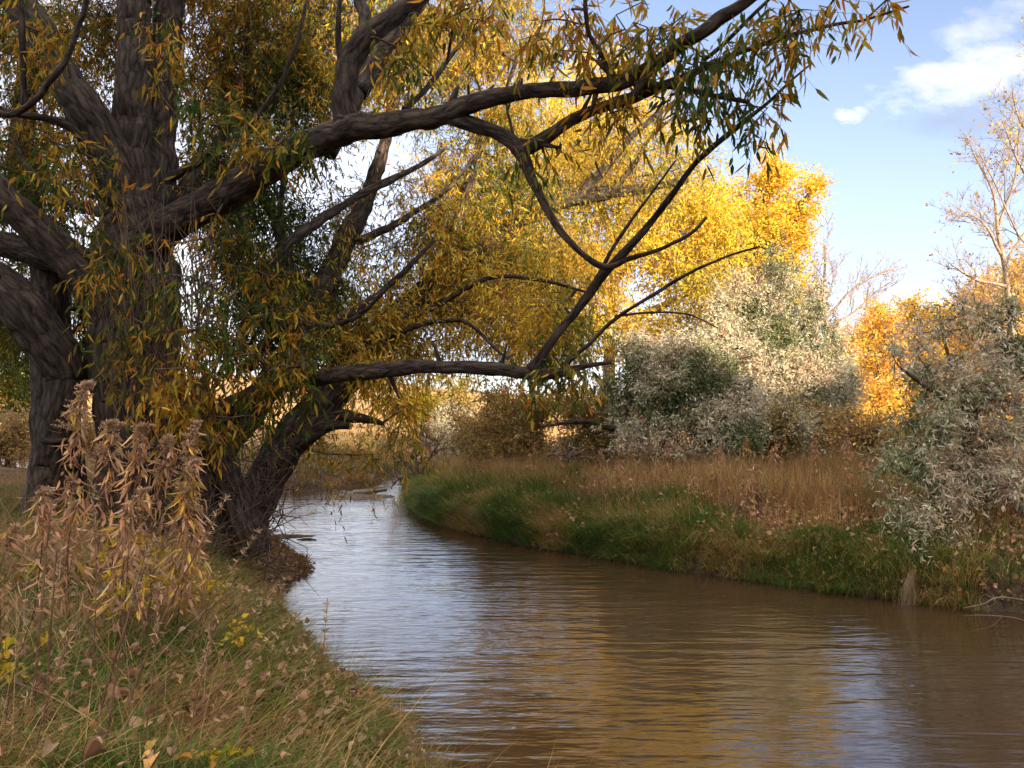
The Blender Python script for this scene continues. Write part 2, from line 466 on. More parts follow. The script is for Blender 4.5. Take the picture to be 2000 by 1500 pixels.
right = [G(*p) for p in right_px] + [np.array(p) for p in [(10, 9.3), (16, 8.4), (28, 6)]]
L_, FR_ = np.array(left), np.array(far + right)
POLY = np.vstack([L_, FR_])
def seg_dist(pts, line):
    best = np.full(len(pts), 1e9)
    for a, b in zip(line[:-1], line[1:]):
        ab = b - a; t = np.clip(((pts - a) @ ab) / max(ab @ ab, 1e-9), 0, 1)
        best = np.minimum(best, np.sum((pts - a - t[:, None] * ab) ** 2, 1))
    return np.sqrt(best)
def inside(pts):
    x, y = pts[:, 0], pts[:, 1]; c = np.zeros(len(pts), bool)
    j = len(POLY) - 1
    for i in range(len(POLY)):
        xi, yi = POLY[i]; xj, yj = POLY[j]
        if yi != yj:
            c ^= ((yi > y) != (yj > y)) & (x < (xj - xi) * (y - yi) / (yj - yi) + xi)
        j = i
    return c
def land(pts):
    """height of the ground, distance from the water edge, True where the left bank is nearest"""
    pts = np.asarray(pts, float)
    dl, dr = seg_dist(pts, L_), seg_dist(pts, FR_)
    ins = inside(pts)
    p3 = np.column_stack([pts, np.zeros(len(pts))])
    wob = (fbm(p3, 1.3, 3, 3) - 0.5)
    d = np.minimum(dl, dr)
    isl = dl < dr
    hl = 1.02 * (1 - np.exp(-np.maximum(dl, 0) / 1.05)) + 0.018 * np.minimum(dl, 20)
    g = np.exp(-(((pts[:, 0] + 3.75) / 0.85) ** 2 + ((pts[:, 1] - 12.5) / 0.9) ** 2))
    hl *= 1 - 0.72 * g
    hr = 0.30 * sstep(0, 0.22, dr) + 0.80 * (1 - np.exp(-np.maximum(dr - 0.1, 0) / 2.3))
    hr = np.where(pts[:, 1] > 22.0, hr * 0.75, hr)
    h = np.where(isl, hl, hr) + np.where(isl, 0.22 * wob * sstep(0.1, 1.0, d), 0.42 * wob * sstep(-0.15, 0.25, d))
    h = np.where(ins, -0.5 * sstep(0.0, 0.7, d) - 0.02, h)
    x, y = pts[:, 0], pts[:, 1]
    h += 11.0 * sstep(75, 190, y) * (0.55 + 0.45 * sstep(20, -60, x)) * (1 + 0.5 * (fbm(p3, 0.012, 9, 3) - 0.5)) + 30 * sstep(190, 900, y) * 0.5
    s = x * SUN_AZ[0] + y * SUN_AZ[1]
    lat = -x * SUN_AZ[1] + y * SUN_AZ[0]
    h += (15.7 + 2.6 * sstep(6.5, 1.5, lat) - 1.0 * sstep(4, 7, lat) - 1.7 * sstep(9, 16, lat) + 5.0 * (fbm(p3, 0.16, 21, 4) - 0.5)) * sstep(13, 42, s)  # unseen bluff behind the camera, added and shaped to shade the foreground
    return h, np.where(ins, -d, d), isl
def zat(x, y):
    return float(land(np.array([[x, y]]))[0][0])

def grid_axis(lo, a, b, hi, n, grow_):
    mid = np.linspace(a, b, n); st = mid[1] - mid[0]
    out = [b]; s = st
    while out[-1] < hi: s *= grow_; out.append(out[-1] + s)
    inn = [a]; s = st
    while inn[-1] > lo: s *= grow_; inn.append(inn[-1] - s)
    return np.array(inn[:0:-1] + list(mid) + out[1:])
gx = grid_axis(-700, -9, 10, 700, 230, 1.09)
gy = grid_axis(-130, 1.5, 30, 1200, 300, 1.08)
XX, YY = np.meshgrid(gx, gy)
gp = np.column_stack([XX.ravel(), YY.ravel()])
gh, gd, gl = land(gp)
gv = np.column_stack([gp, gh])
nx, ny = len(gx), len(gy)
ii = np.arange(ny - 1)[:, None] * nx + np.arange(nx - 1)[None, :]
gf = np.stack([ii, ii + 1, ii + nx + 1, ii + nx], -1).reshape(-1, 4)
soil = np.array([0.055, 0.038, 0.025]); tan = np.array([0.44, 0.285, 0.135]); rust = np.array([0.16, 0.085, 0.045])
n1 = fbm(gv, 0.9, 31, 3)[:, None]
gcol = soil * (0.7 + 0.6 * n1) + (rust - soil) * sstep(0.5, 0.7, n1) * 0.6
mud = np.array([0.06, 0.043, 0.030])
gcol = np.where((gd < 0.12)[:, None], mud, gcol)
ft = sstep(26, 46, gp[:, 1] + 4 * (n1[:, 0] - 0.5))[:, None] * (gd > 0.3)[:, None]
gcol = gcol * (1 - ft) + tan * (0.75 + 0.5 * fbm(gv, 0.25, 77, 3)[:, None]) * ft
m, nt, out = newmat('ground_soil')
at = nt.nodes.new('ShaderNodeAttribute'); at.attribute_name = 'Col'
geo = nt.nodes.new('ShaderNodeNewGeometry')
nn_ = nt.nodes.new('ShaderNodeTexNoise'); nn_.inputs['Scale'].default_value = 14; nn_.inputs['Detail'].default_value = 8
nt.links.new(geo.outputs['Position'], nn_.inputs['Vector'])
rp = nt.nodes.new('ShaderNodeValToRGB'); rp.color_ramp.elements[0].color = (0.45, 0.45, 0.45, 1); rp.color_ramp.elements[1].color = (1.5, 1.45, 1.4, 1)
rp.color_ramp.elements[0].position = 0.3; rp.color_ramp.elements[1].position = 0.7
nt.links.new(nn_.outputs[0], rp.inputs[0])
ml = nt.nodes.new('ShaderNodeMixRGB'); ml.blend_type = 'MULTIPLY'; ml.inputs[0].default_value = 1
nt.links.new(at.outputs['Color'], ml.inputs[1]); nt.links.new(rp.outputs[0], ml.inputs[2])
pb = nt.nodes.new('ShaderNodeBsdfPrincipled'); pb.inputs['Roughness'].default_value = 0.95; pb.inputs['Specular IOR Level'].default_value = 0.1
bp = nt.nodes.new('ShaderNodeBump'); bp.inputs['Strength'].default_value = 0.8; bp.inputs['Distance'].default_value = 0.04
nt.links.new(nn_.outputs[0], bp.inputs['Height']); nt.links.new(bp.outputs[0], pb.inputs['Normal'])
nt.links.new(ml.outputs[0], pb.inputs['Base Color']); nt.links.new(pb.outputs[0], out.inputs[0])
M_GROUND = m
b = MB(); b.add(gv, [gf], gcol)
g = b.build('ground', M_GROUND, smooth=True); tag(g, kind='structure')

# water -----------------------------------------------------------------
m, nt, out = newmat('muddy_water')
Ln = nt.links.new
geo = nt.nodes.new('ShaderNodeNewGeometry')
def wv(scale, sx, sy, detail, rot=0.0, dist=0.0):
    mpn = nt.nodes.new('ShaderNodeMapping'); mpn.inputs['Scale'].default_value = (sx, sy, 1); mpn.inputs['Rotation'].default_value = (0, 0, rot)
    Ln(geo.outputs['Position'], mpn.inputs[0])
    n = nt.nodes.new('ShaderNodeTexNoise'); n.inputs['Scale'].default_value = scale; n.inputs['Detail'].default_value = detail; n.inputs['Roughness'].default_value = 0.5
    n.inputs['Distortion'].default_value = dist
    Ln(mpn.outputs[0], n.inputs['Vector'])
    return n.outputs[0]
def nm(op, a, b_):
    n = nt.nodes.new('ShaderNodeMath'); n.operation = op
    for i, v in enumerate((a, b_)):
        if isinstance(v, (int, float)): n.inputs[i].default_value = v
        else: Ln(v, n.inputs[i])
    return n.outputs[0]
w1 = wv(1.0, 0.9, 4.6, 2.0, R(-6), 0.4)
w2 = wv(1.0, 3.5, 13.0, 2.0, R(8), 0.3)
w3 = wv(1.0, 0.35, 0.9, 1.0, R(-20))
w4 = wv(1.0, 0.22, 0.5, 2.0, R(15), 0.5)
patch_ = nm('ADD', 0.25, nm('MULTIPLY', nm('SUBTRACT', w4, 0.3), 2.0))
hh = nm('ADD', nm('MULTIPLY', nm('MULTIPLY', w1, 0.025), patch_), nm('MULTIPLY', nm('MULTIPLY', w2, w3), 0.012))
bp = nt.nodes.new('ShaderNodeBump'); bp.inputs['Strength'].default_value = 1.0; bp.inputs['Distance'].default_value = 1.0
Ln(hh, bp.inputs['Height'])
pb = nt.nodes.new('ShaderNodeBsdfPrincipled')
pb.inputs['Base Color'].default_value = (0.050, 0.029, 0.015, 1)
pb.inputs['Roughness'].default_value = 0.06
pb.inputs['IOR'].default_value = 1.75
Ln(bp.outputs[0], pb.inputs['Normal']); Ln(pb.outputs[0], out.inputs[0])
M_WATER = m
wx = np.concatenate([np.linspace(-75, -10, 30), np.linspace(-9, 12, 60), np.linspace(13, 30, 10)])
wy = np.concatenate([np.linspace(-6, 1, 6), np.linspace(1.5, 30, 80), np.linspace(31, 75, 20)])
WX, WY = np.meshgrid(wx, wy)
wp = np.column_stack([WX.ravel(), WY.ravel()])
wd = np.minimum(seg_dist(wp, L_), seg_dist(wp, FR_)); keepv = inside(wp) | (wd < 1.6)
ii = np.arange(len(wy) - 1)[:, None] * len(wx) + np.arange(len(wx) - 1)[None, :]
wf = np.stack([ii, ii + 1, ii + len(wx) + 1, ii + len(wx)], -1).reshape(-1, 4)
wf = wf[keepv[wf].any(1)]
used = np.unique(wf); remap = np.full(len(wp), -1); remap[used] = np.arange(len(used))
b = MB(); b.add(np.column_stack([wp[used], np.zeros(len(used))]), [remap[wf]])
w = b.build('water', M_WATER, smooth=True); tag(w, kind='structure')

# ------------------------------------------------------------------ trees
def limb_path(pts, step=0.12, k_=1.0):
    q = np.array([[*P(a, b_, d), w_ * 0.5 * k_ * d / F] for a, b_, d, w_ in pts])
    q = catmull(q, step)
    return q[:, :3], q[:, 3]
class Tree:
    thick = 1.0; gnarl = 0.0
    def __init__(s, name, label, cat, base, bark, group=None):
        s.root = empty(name, base, label, cat, group); s.bark = bark; s.sk, s.sr = [], []; s.k = 0
    def limb(s, part, pts, sides=12, rough=0.10, step=0.12, skel=True, flare=0.0, mat=None, wig=0.0, label=None):
        path, rad = limb_path(pts, step, s.thick)
        if wig:
            n = len(path); ph = rng.random(3) * 6
            t = np.arange(n)[:, None] * step
            path = path + wig * np.sin(t * np.array([2.1, 2.7, 2.4]) + ph) * np.minimum(1, t / 0.6)
        if s.gnarl:                                    # kinks and knuckles of old wood
            n = len(path); q3 = np.column_stack([np.arange(n) * step, np.full(n, s.k * 5.3), np.zeros(n)])
            off = np.column_stack([fbm(q3, 2.6, 400 + k_, 3) - 0.5 for k_ in range(3)])
            path = path + off * (np.minimum(rad, 0.085) * s.gnarl + 0.012)[:, None] * np.minimum(1, np.arange(n) * step / 0.5)[:, None]
            rad = rad * (1 + (0.10 + 0.36 * np.clip((0.16 - rad) / 0.1, 0, 1)) * (fbm(q3, 3.1, 410, 2) - 0.5))
        if flare:
            t = np.linspace(0, 1, len(rad)); rad = rad * (1 + flare * np.exp(-t * 14))
        s.k += 1
        V, Fc, B = tube(path, rad, sides, rough, seed=s.k * 7 + len(path))
        mb = MB(); mb.add(V, Fc, bark=B)
        o = mb.build(part, mat or s.bark, s.root, smooth=True)
        if label: o['label'] = label
        if skel: s.sk.append(path); s.sr.append(rad)
        return o
    def twigs(s, att, name='twigs', r0=0.004, rmax=0.05, power=0.45, seg=0.3, sag=0.08, wig=0.1, mat=None, sides=4, extra=None):
        sk = np.vstack(s.sk)
        nodes, par, cnt, ns = grow(sk, None, att, seg, sag, wig)
        mb = MB(); twig_mesh(mb, nodes, par, cnt, ns, r0, rmax, power, sides)
        if extra is not None:
            mb.add(extra[0], extra[1], bark=extra[2])
        o = mb.build(name, mat or s.bark, s.root); o['kind'] = 'stuff'
        return nodes, par, cnt, ns
    def crown(s, parts, mat, name='crown'):
        mb = MB()
        for V, Fc, col in parts: mb.add(V, Fc, col)
        return mb.build(name, mat, s.root)
def ground_pt(px, d):
    x = (px - 1000) / F * d
    return np.array([x, d, zat(x, d)])

GREEN = [(0.045, 0.085, 0.014), (0.085, 0.125, 0.018)]
OLIVE = [(0.19, 0.165, 0.02), (0.30, 0.215, 0.022)]
AMBER = [(0.50, 0.28, 0.02), (0.55, 0.24, 0.025), (0.48, 0.18, 0.03)]
YEL = [(0.62, 0.42, 0.05), (0.70, 0.44, 0.05)]

# --- the big willow -----------------------------------------------------
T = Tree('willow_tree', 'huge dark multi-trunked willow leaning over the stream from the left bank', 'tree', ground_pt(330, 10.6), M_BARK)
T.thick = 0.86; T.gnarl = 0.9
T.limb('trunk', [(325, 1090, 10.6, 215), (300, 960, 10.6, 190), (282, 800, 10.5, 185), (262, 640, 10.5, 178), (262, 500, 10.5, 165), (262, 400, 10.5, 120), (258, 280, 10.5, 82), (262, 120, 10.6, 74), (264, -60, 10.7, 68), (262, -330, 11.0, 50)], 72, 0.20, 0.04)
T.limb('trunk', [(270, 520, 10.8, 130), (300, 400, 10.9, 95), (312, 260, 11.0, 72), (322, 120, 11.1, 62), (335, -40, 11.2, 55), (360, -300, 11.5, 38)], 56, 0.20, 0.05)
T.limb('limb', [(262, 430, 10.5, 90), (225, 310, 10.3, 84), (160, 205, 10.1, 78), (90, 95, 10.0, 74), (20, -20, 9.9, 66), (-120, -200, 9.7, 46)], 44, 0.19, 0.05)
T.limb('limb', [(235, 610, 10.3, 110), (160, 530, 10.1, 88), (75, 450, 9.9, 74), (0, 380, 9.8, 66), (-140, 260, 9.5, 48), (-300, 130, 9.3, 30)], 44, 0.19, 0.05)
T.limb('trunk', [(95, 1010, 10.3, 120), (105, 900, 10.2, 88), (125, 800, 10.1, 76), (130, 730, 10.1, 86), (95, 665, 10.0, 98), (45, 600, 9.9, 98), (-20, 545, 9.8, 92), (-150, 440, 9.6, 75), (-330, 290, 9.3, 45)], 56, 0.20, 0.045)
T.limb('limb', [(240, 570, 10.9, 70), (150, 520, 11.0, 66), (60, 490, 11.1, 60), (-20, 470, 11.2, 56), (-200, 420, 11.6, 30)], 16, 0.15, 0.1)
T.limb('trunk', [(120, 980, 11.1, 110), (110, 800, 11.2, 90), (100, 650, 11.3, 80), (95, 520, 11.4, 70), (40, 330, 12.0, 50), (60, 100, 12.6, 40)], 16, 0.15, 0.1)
# the long arching limb to the right
T.limb('limb', [(240, 545, 10.4, 100), (280, 480, 10.2, 84), (350, 432, 9.9, 76), (450, 370, 9.4, 74), (560, 308, 8.9, 66), (680, 255, 8.3, 58), (780, 236, 8.0, 50), (870, 222, 7.7, 46), (1000, 185, 7.3, 40), (1110, 175, 7.0, 36), (1200, 160, 6.8, 40), (1250, 140, 6.7, 36), (1310, 98, 6.6, 30), (1400, 45, 6.3, 28), (1500, -25, 6.1, 22), (1640, -120, 5.9, 12)], 44, 0.22, 0.04, wig=0.008)
T.limb('limb', [(678, 262, 8.35, 62), (676, 190, 8.35, 52), (690, 120, 8.4, 50), (730, 60, 8.4, 46), (800, 5, 8.5, 38), (880, -70, 8.6, 28), (980, -190, 8.8, 14)], 36, 0.2, 0.04)
T.limb('limb', [(712, 90, 8.4, 36), (712, 30, 8.5, 32), (700, -40, 8.7, 28), (690, -200, 9.0, 16)], 12, 0.15, 0.08)
T.limb('limb', [(668, 140, 8.35, 18), (662, 60, 8.2, 14), (668, -20, 8.1, 10)], 8, 0.1, 0.1)
T.limb('limb', [(870, 228, 7.7, 34), (930, 246, 7.6, 34), (985, 272, 7.5, 34), (1022, 305, 7.45, 30), (1044, 360, 7.4, 20), (1085, 430, 7.3, 17), (1130, 490, 7.25, 16), (1180, 522, 7.2, 14), (1230, 505, 7.1, 11), (1290, 488, 7.0, 10), (1350, 455, 6.9, 8), (1380, 425, 6.85, 6)], 12, 0.16, 0.05, wig=0.006)
T.limb('limb', [(1015, 298, 7.45, 32), (1060, 272, 7.4, 28), (1120, 232, 7.3, 26), (1190, 205, 7.1, 24), (1250, 188, 7.0, 22), (1320, 158, 6.8, 17), (1420, 112, 6.5, 13), (1530, 72, 6.2, 11), (1610, 50, 6.1, 9), (1690, 38, 6.0, 7), (1775, 14, 5.9, 5)], 12, 0.15, 0.05, wig=0.006)
T.limb('limb', [(1240, 168, 6.72, 22), (1300, 166, 6.6, 14), (1360, 178, 6.5, 12), (1462, 200, 6.3, 9)], 10, 0.12, 0.06)
T.limb('limb', [(1195, 150, 6.8, 22), (1180, 115, 6.7, 13), (1150, 60, 6.6, 10), (1142, -10, 6.5, 9), (1150, -90, 6.4, 6)], 8, 0.1, 0.06, wig=0.006)
T.limb('limb', [(1370, 122, 6.6, 9), (1420, 80, 6.5, 11), (1490, 10, 6.3, 8), (1560, -60, 6.2, 6)], 8, 0.1, 0.06)
T.limb('limb', [(1600, 50, 6.1, 6), (1612, 25, 6.1, 6), (1640, -20, 6.0, 5)], 6, 0.1, 0.06)
T.limb('limb', [(1690, 38, 6.0, 5), (1720, 10, 6.0, 5), (1750, -20, 6.0, 4)], 6, 0.1, 0.06)
T.limb('limb', [(985, 270, 7.5, 16), (1050, 282, 7.4, 12), (1092, 290, 7.3, 9)], 8, 0.15, 0.05)
T.limb('limb', [(1010, 310, 7.45, 8), (990, 190, 7.9, 6), (1010, 110, 8.3, 5)], 6, 0.1, 0.1, wig=0.01)
# low limb across the stream
T.limb('limb', [(420, 830, 10.4, 70), (490, 775, 10.0, 46), (570, 745, 9.6, 38), (700, 727, 9.0, 36), (820, 718, 8.5, 32), (940, 722, 8.1, 30), (1040, 728, 7.8, 28), (1085, 728, 7.7, 24), (1140, 716, 7.6, 12), (1195, 708, 7.5, 7)], 30, 0.2, 0.04, wig=0.006)
T.limb('limb', [(1040, 722, 7.8, 24), (1075, 672, 7.7, 22), (1130, 602, 7.6, 21), (1190, 522, 7.45, 20), (1260, 445, 7.3, 18), (1320, 370, 7.1, 16), (1375, 305, 7.0, 14), (1440, 248, 6.9, 11), (1500, 200, 6.8, 8), (1545, 158, 6.7, 6), (1586, 122, 6.7, 4)], 12, 0.15, 0.05, wig=0.008)
T.limb('limb', [(1140, 590, 7.6, 10), (1200, 480, 7.55, 8), (1265, 390, 7.5, 7), (1322, 312, 7.45, 4)], 8, 0.1, 0.06, wig=0.01)
T.limb('limb', [(1100, 715, 7.65, 14), (1145, 675, 7.6, 10), (1200, 622, 7.5, 9), (1300, 560, 7.3, 7), (1400, 510, 7.1, 6), (1486, 484, 7.0, 4)], 8, 0.1, 0.06, wig=0.008)
T.limb('limb', [(1200, 618, 7.5, 6), (1270, 610, 7.4, 5), (1340, 612, 7.3, 4), (1400, 640, 7.2, 3)], 6, 0.1, 0.08, wig=0.01)
# leaning trunks behind
T.limb('trunk', [(445, 1080, 11.6, 130), (485, 990, 11.7, 96), (545, 890, 12.0, 84), (620, 800, 12.3, 84), (700, 700, 12.8, 80), (780, 620, 13.4, 66), (860, 550, 14.2, 56), (960, 470, 15.4, 48), (1060, 405, 17.0, 40), (1160, 380, 18.4, 32), (1260, 368, 19.6, 22), (1340, 352, 20.6, 12)], 44, 0.2, 0.06)
T.limb('limb', [(1120, 395, 17.8, 24), (1180, 330, 18.2, 20), (1240, 260, 18.8, 16), (1320, 200, 19.4, 12), (1400, 150, 20, 6)], 10, 0.12, 0.12)
T.limb('limb', [(1190, 380, 18.6, 16), (1240, 320, 19.0, 12), (1270, 270, 19.3, 8), (1330, 215, 19.6, 5)], 8, 0.12, 0.12)
T.limb('trunk', [(380, 1060, 11.2, 90), (425, 900, 11.4, 70), (500, 790, 11.7, 64), (570, 690, 12.1, 60), (630, 570, 12.6, 54), (680, 460, 13.1, 46), (725, 370, 13.6, 36), (755, 260, 14.1, 28), (780, 120, 14.8, 22), (800, -60, 15.6, 14)], 36, 0.2, 0.06)
T.limb('limb', [(700, 180, 9.6, 46), (745, 110, 9.8, 40), (800, 30, 10.0, 34), (880, -80, 10.4, 24)], 14, 0.17, 0.08)
T.limb('limb', [(640, 300, 9.2, 40), (680, 220, 9.4, 44), (700, 180, 9.6, 46)], 14, 0.15, 0.08)
T.limb('limb', [(520, 770, 11.8, 40), (560, 700, 11.9, 34), (640, 640, 12.0, 26), (720, 590, 12.1, 18), (790, 530, 12.2, 12), (850, 470, 12.3, 7)], 10, 0.14, 0.1, wig=0.015)
T.limb('limb', [(510, 540, 11.5, 22), (570, 470, 11.8, 22), (650, 410, 12.1, 20), (740, 365, 12.5, 17), (810, 325, 12.9, 13), (870, 288, 13.2, 8)], 10, 0.14, 0.1, wig=0.012)
T.limb('limb', [(480, 720, 11.6, 26), (560, 632, 11.3, 15), (640, 636, 11.0, 13), (700, 615, 10.8, 11), (760, 560, 10.7, 8)], 8, 0.12, 0.08)
T.limb('limb', [(560, 640, 12.2, 36), (560, 540, 12.3, 34), (545, 440, 12.6, 28), (490, 330, 13, 22), (480, 180, 13.5, 16), (500, 0, 14, 10)], 10, 0.14, 0.12)
T.limb('limb', [(300, 480, 10.9, 40), (355, 380, 11.2, 30), (420, 290, 11.6, 24), (470, 160, 12.0, 18), (490, 0, 12.4, 12)], 10, 0.14, 0.12, wig=0.02)
T.limb('limb', [(300, 360, 11.0, 24), (400, 310, 10.6, 18), (480, 250, 10.3, 13), (560, 130, 10.1, 9), (600, 0, 10, 6)], 8, 0.12, 0.12, wig=0.02)
T.limb('limb', [(545, 420, 12.5, 16), (560, 320, 12.6, 14), (575, 210, 12.7, 10), (580, 90, 12.9, 7)], 8, 0.1, 0.12, wig=0.02)
T.limb('limb', [(760, 640, 13.2, 28), (860, 590, 13.0, 16), (960, 545, 12.8, 11), (1060, 545, 12.6, 8), (1160, 575, 12.4, 5)], 8, 0.12, 0.1, wig=0.02)
T.limb('limb', [(700, 700, 12.8, 26), (800, 640, 12.2, 14), (900, 630, 11.6, 9), (980, 690, 11.2, 7), (1100, 775, 10.8, 4)], 8, 0.12, 0.1, wig=0.02)
T.limb('limb', [(850, 560, 14.2, 24), (880, 440, 14.6, 16), (930, 330, 15.0, 12), (960, 230, 15.4, 8), (1010, 120, 15.8, 5)], 8, 0.12, 0.12, wig=0.02)
T.limb('limb', [(700, 470, 13.0, 20), (790, 430, 13.4, 14), (870, 370, 13.9, 10), (930, 300, 14.4, 7)], 8, 0.12, 0.12, wig=0.02)
T.limb('limb', [(790, 215, 8.0, 16), (850, 150, 8.4, 12), (900, 90, 8.8, 9), (960, 30, 9.2, 6)], 8, 0.1, 0.08, wig=0.01)
# left side small limbs
T.limb('limb', [(225, 400, 10.0, 26), (196, 370, 9.8, 24), (178, 300, 9.6, 22), (130, 245, 9.4, 20), (60, 228, 9.2, 17), (10, 215, 9.1, 15), (-50, 190, 9, 12)], 10, 0.15, 0.06)
T.limb('limb', [(0, 222, 8.8, 18), (30, 222, 8.8, 16), (80, 185, 8.7, 14), (130, 110, 8.6, 12), (165, 20, 8.5, 10), (185, -60, 8.4, 8)], 8, 0.12, 0.06)
T.limb('limb', [(48, 205, 9.1, 16), (46, 120, 9.0, 15), (44, 40, 8.9, 13), (40, -40, 8.8, 10)], 8, 0.12, 0.06)
T.limb('limb', [(215, 420, 10.2, 30), (150, 400, 10.4, 20), (70, 350, 10.8, 14), (20, 260, 11.2, 10)], 8, 0.12, 0.1, wig=0.02)
# broken stubs
for a_, b_, d_, w_, dx, dy in ((880, 210, 7.65, 20, 14, -42), (935, 196, 7.5, 16, 30, -30), (1010, 180, 7.25, 18, 8, -26), (1195, 140, 6.8, 26, -30, -22), (1262, 150, 6.65, 26, -26, 40), (690, 245, 8.2, 22, -30, -20), (560, 300, 8.9, 20, -24, -40), (1130, 232, 7.25, 12, 30, -60), (1165, 178, 6.9, 14, -10, 40), (980, 712, 8.0, 12, 10, -40), (860, 712, 8.4, 12, -14, -46), (760, 730, 8.8, 10, 20, 50)):
    T.limb('broken_stub', [(a_, b_, d_, w_), (a_ + dx * 0.5, b_ + dy * 0.5, d_ - 0.03, w_ * 0.7), (a_ + dx, b_ + dy, d_ - 0.02, w_ * 0.35)], 8, 0.3, 0.04, skel=False)
T.limb('broken_stub', [(600, 850, 12.2, 40), (660, 812, 12.0, 30), (700, 812, 11.9, 24), (745, 828, 11.8, 10)], 10, 0.25, 0.05)
T.limb('broken_stub', [(560, 880, 12.0, 44), (630, 838, 11.9, 34), (680, 832, 11.8, 20)], 10, 0.25, 0.05)
T.limb('broken_stub', [(300, 760, 9.7, 60), (350, 800, 9.5, 48), (400, 845, 9.3, 38), (434, 872, 9.2, 32)], 12, 0.18, 0.05, mat=M_WOOD, label='grey sawn-off dead limb')
T.limb('limb', [(140, 740, 10.0, 26), (80, 850, 9.9, 16), (130, 860, 9.8, 8)], 8, 0.1, 0.08, skel=False)
# dead brush and hanging roots tangled round the foot
nb_ = 420
d0 = np.array([P(330 + 230 * rng.random(), 820 + 300 * rng.random() ** 0.8, 9.6 + 1.6 * rng.random()) for _ in range(nb_)])
d1 = d0 + unit(rng.normal(size=(nb_, 3)) + [0.25, -0.3, -0.1]) * (0.25 + 0.6 * rng.random((nb_, 1)))
dm = (d0 + d1) / 2 + rng.normal(size=(nb_, 3)) * 0.07 + [0, 0, 0.06]
sm = MB()
V, Fc, B = prisms(d0, dm, np.full(nb_, 0.008), np.full(nb_, 0.005), 4); sm.add(V, Fc, bark=B)
V, Fc, B = prisms(dm, d1, np.full(nb_, 0.005), np.full(nb_, 0.0015), 4); sm.add(V, Fc, bark=B)
o = sm.build('dead_brush', bark_mat('dead_brush_bark', (0.05, 0.036, 0.028), (0.17, 0.12, 0.085), 0.2), T.root); o['kind'] = 'stuff'
# fluted buttresses and root spurs at the foot
for a_, b_, w_ in ((190, 1060, 80), (250, 1110, 80), (370, 1100, 80), (440, 1085, 56), (505, 1045, 50)):
    T.limb('root', [(a_, b_ + 40, 10.2, w_ * 1.3), (a_ * 0.75 + 75, b_ - 110, 10.3, w_), (a_ * 0.45 + 165, b_ - 300, 10.5, w_ * 0.7)], 12, 0.2, 0.08, skel=False)

back = [  # (px, py, rx, ry, depth, spread, n)
    (-160, 150, 200, 320, 12.5, 1.8, 260), (90, 60, 200, 180, 12.5, 1.6, 330), (110, 300, 170, 170, 12.2, 1.3, 300), (60, 620, 120, 140, 13.5, 1.5, 150), (150, 650, 60, 110, 12.6, 0.8, 90),
    (420, 60, 160, 170, 12.5, 1.5, 420), (560, 160, 150, 170, 13, 1.6, 420), (430, 330, 110, 150, 12.6, 1.2, 230), (640, 60, 160, 150, 13.5, 1.6, 330),
    (560, 400, 150, 120, 13.2, 1.4, 190), (640, 560, 150, 120, 13.2, 1.2, 200), (520, 620, 120, 120, 12.6, 1.2, 220), (700, 640, 150, 70, 13.0, 1.2, 190),
    (830, 540, 140, 110, 14.2, 1.5, 270), (980, 600, 150, 100, 14.0, 1.6, 260), (960, 470, 150, 110, 15.5, 1.6, 260), (700, 720, 160, 30, 12.8, 1.0, 60), (800, 400, 110, 120, 14.5, 1.3, 100),
    (950, 340, 130, 100, 16, 1.6, 240), (1100, 480, 150, 100, 17, 2, 230), (1180, 330, 160, 130, 19.5, 2, 420), (1090, 640, 90, 60, 12.5, 1.2, 140),
    (800, 110, 150, 120, 16.5, 1.8, 480), (960, 60, 120, 90, 17.5, 1.8, 260), (980, 200, 110, 90, 16, 1.5, 150), (700, -150, 400, 140, 13, 2, 350), (250, -180, 300, 150, 12, 2, 250),
    (800, 690, 140, 40, 12.6, 1.0, 70), (600, 850, 60, 50, 12.4, 0.8, 18), (780, 790, 45, 40, 12.0, 0.6, 30), (690, 890, 70, 25, 11.8, 0.5, 12), (790, 840, 30, 40, 11.6, 0.5, 10), (470, 480, 90, 110, 11.6, 0.9, 120)]
bpts = np.vstack([ell(*q) for q in back])
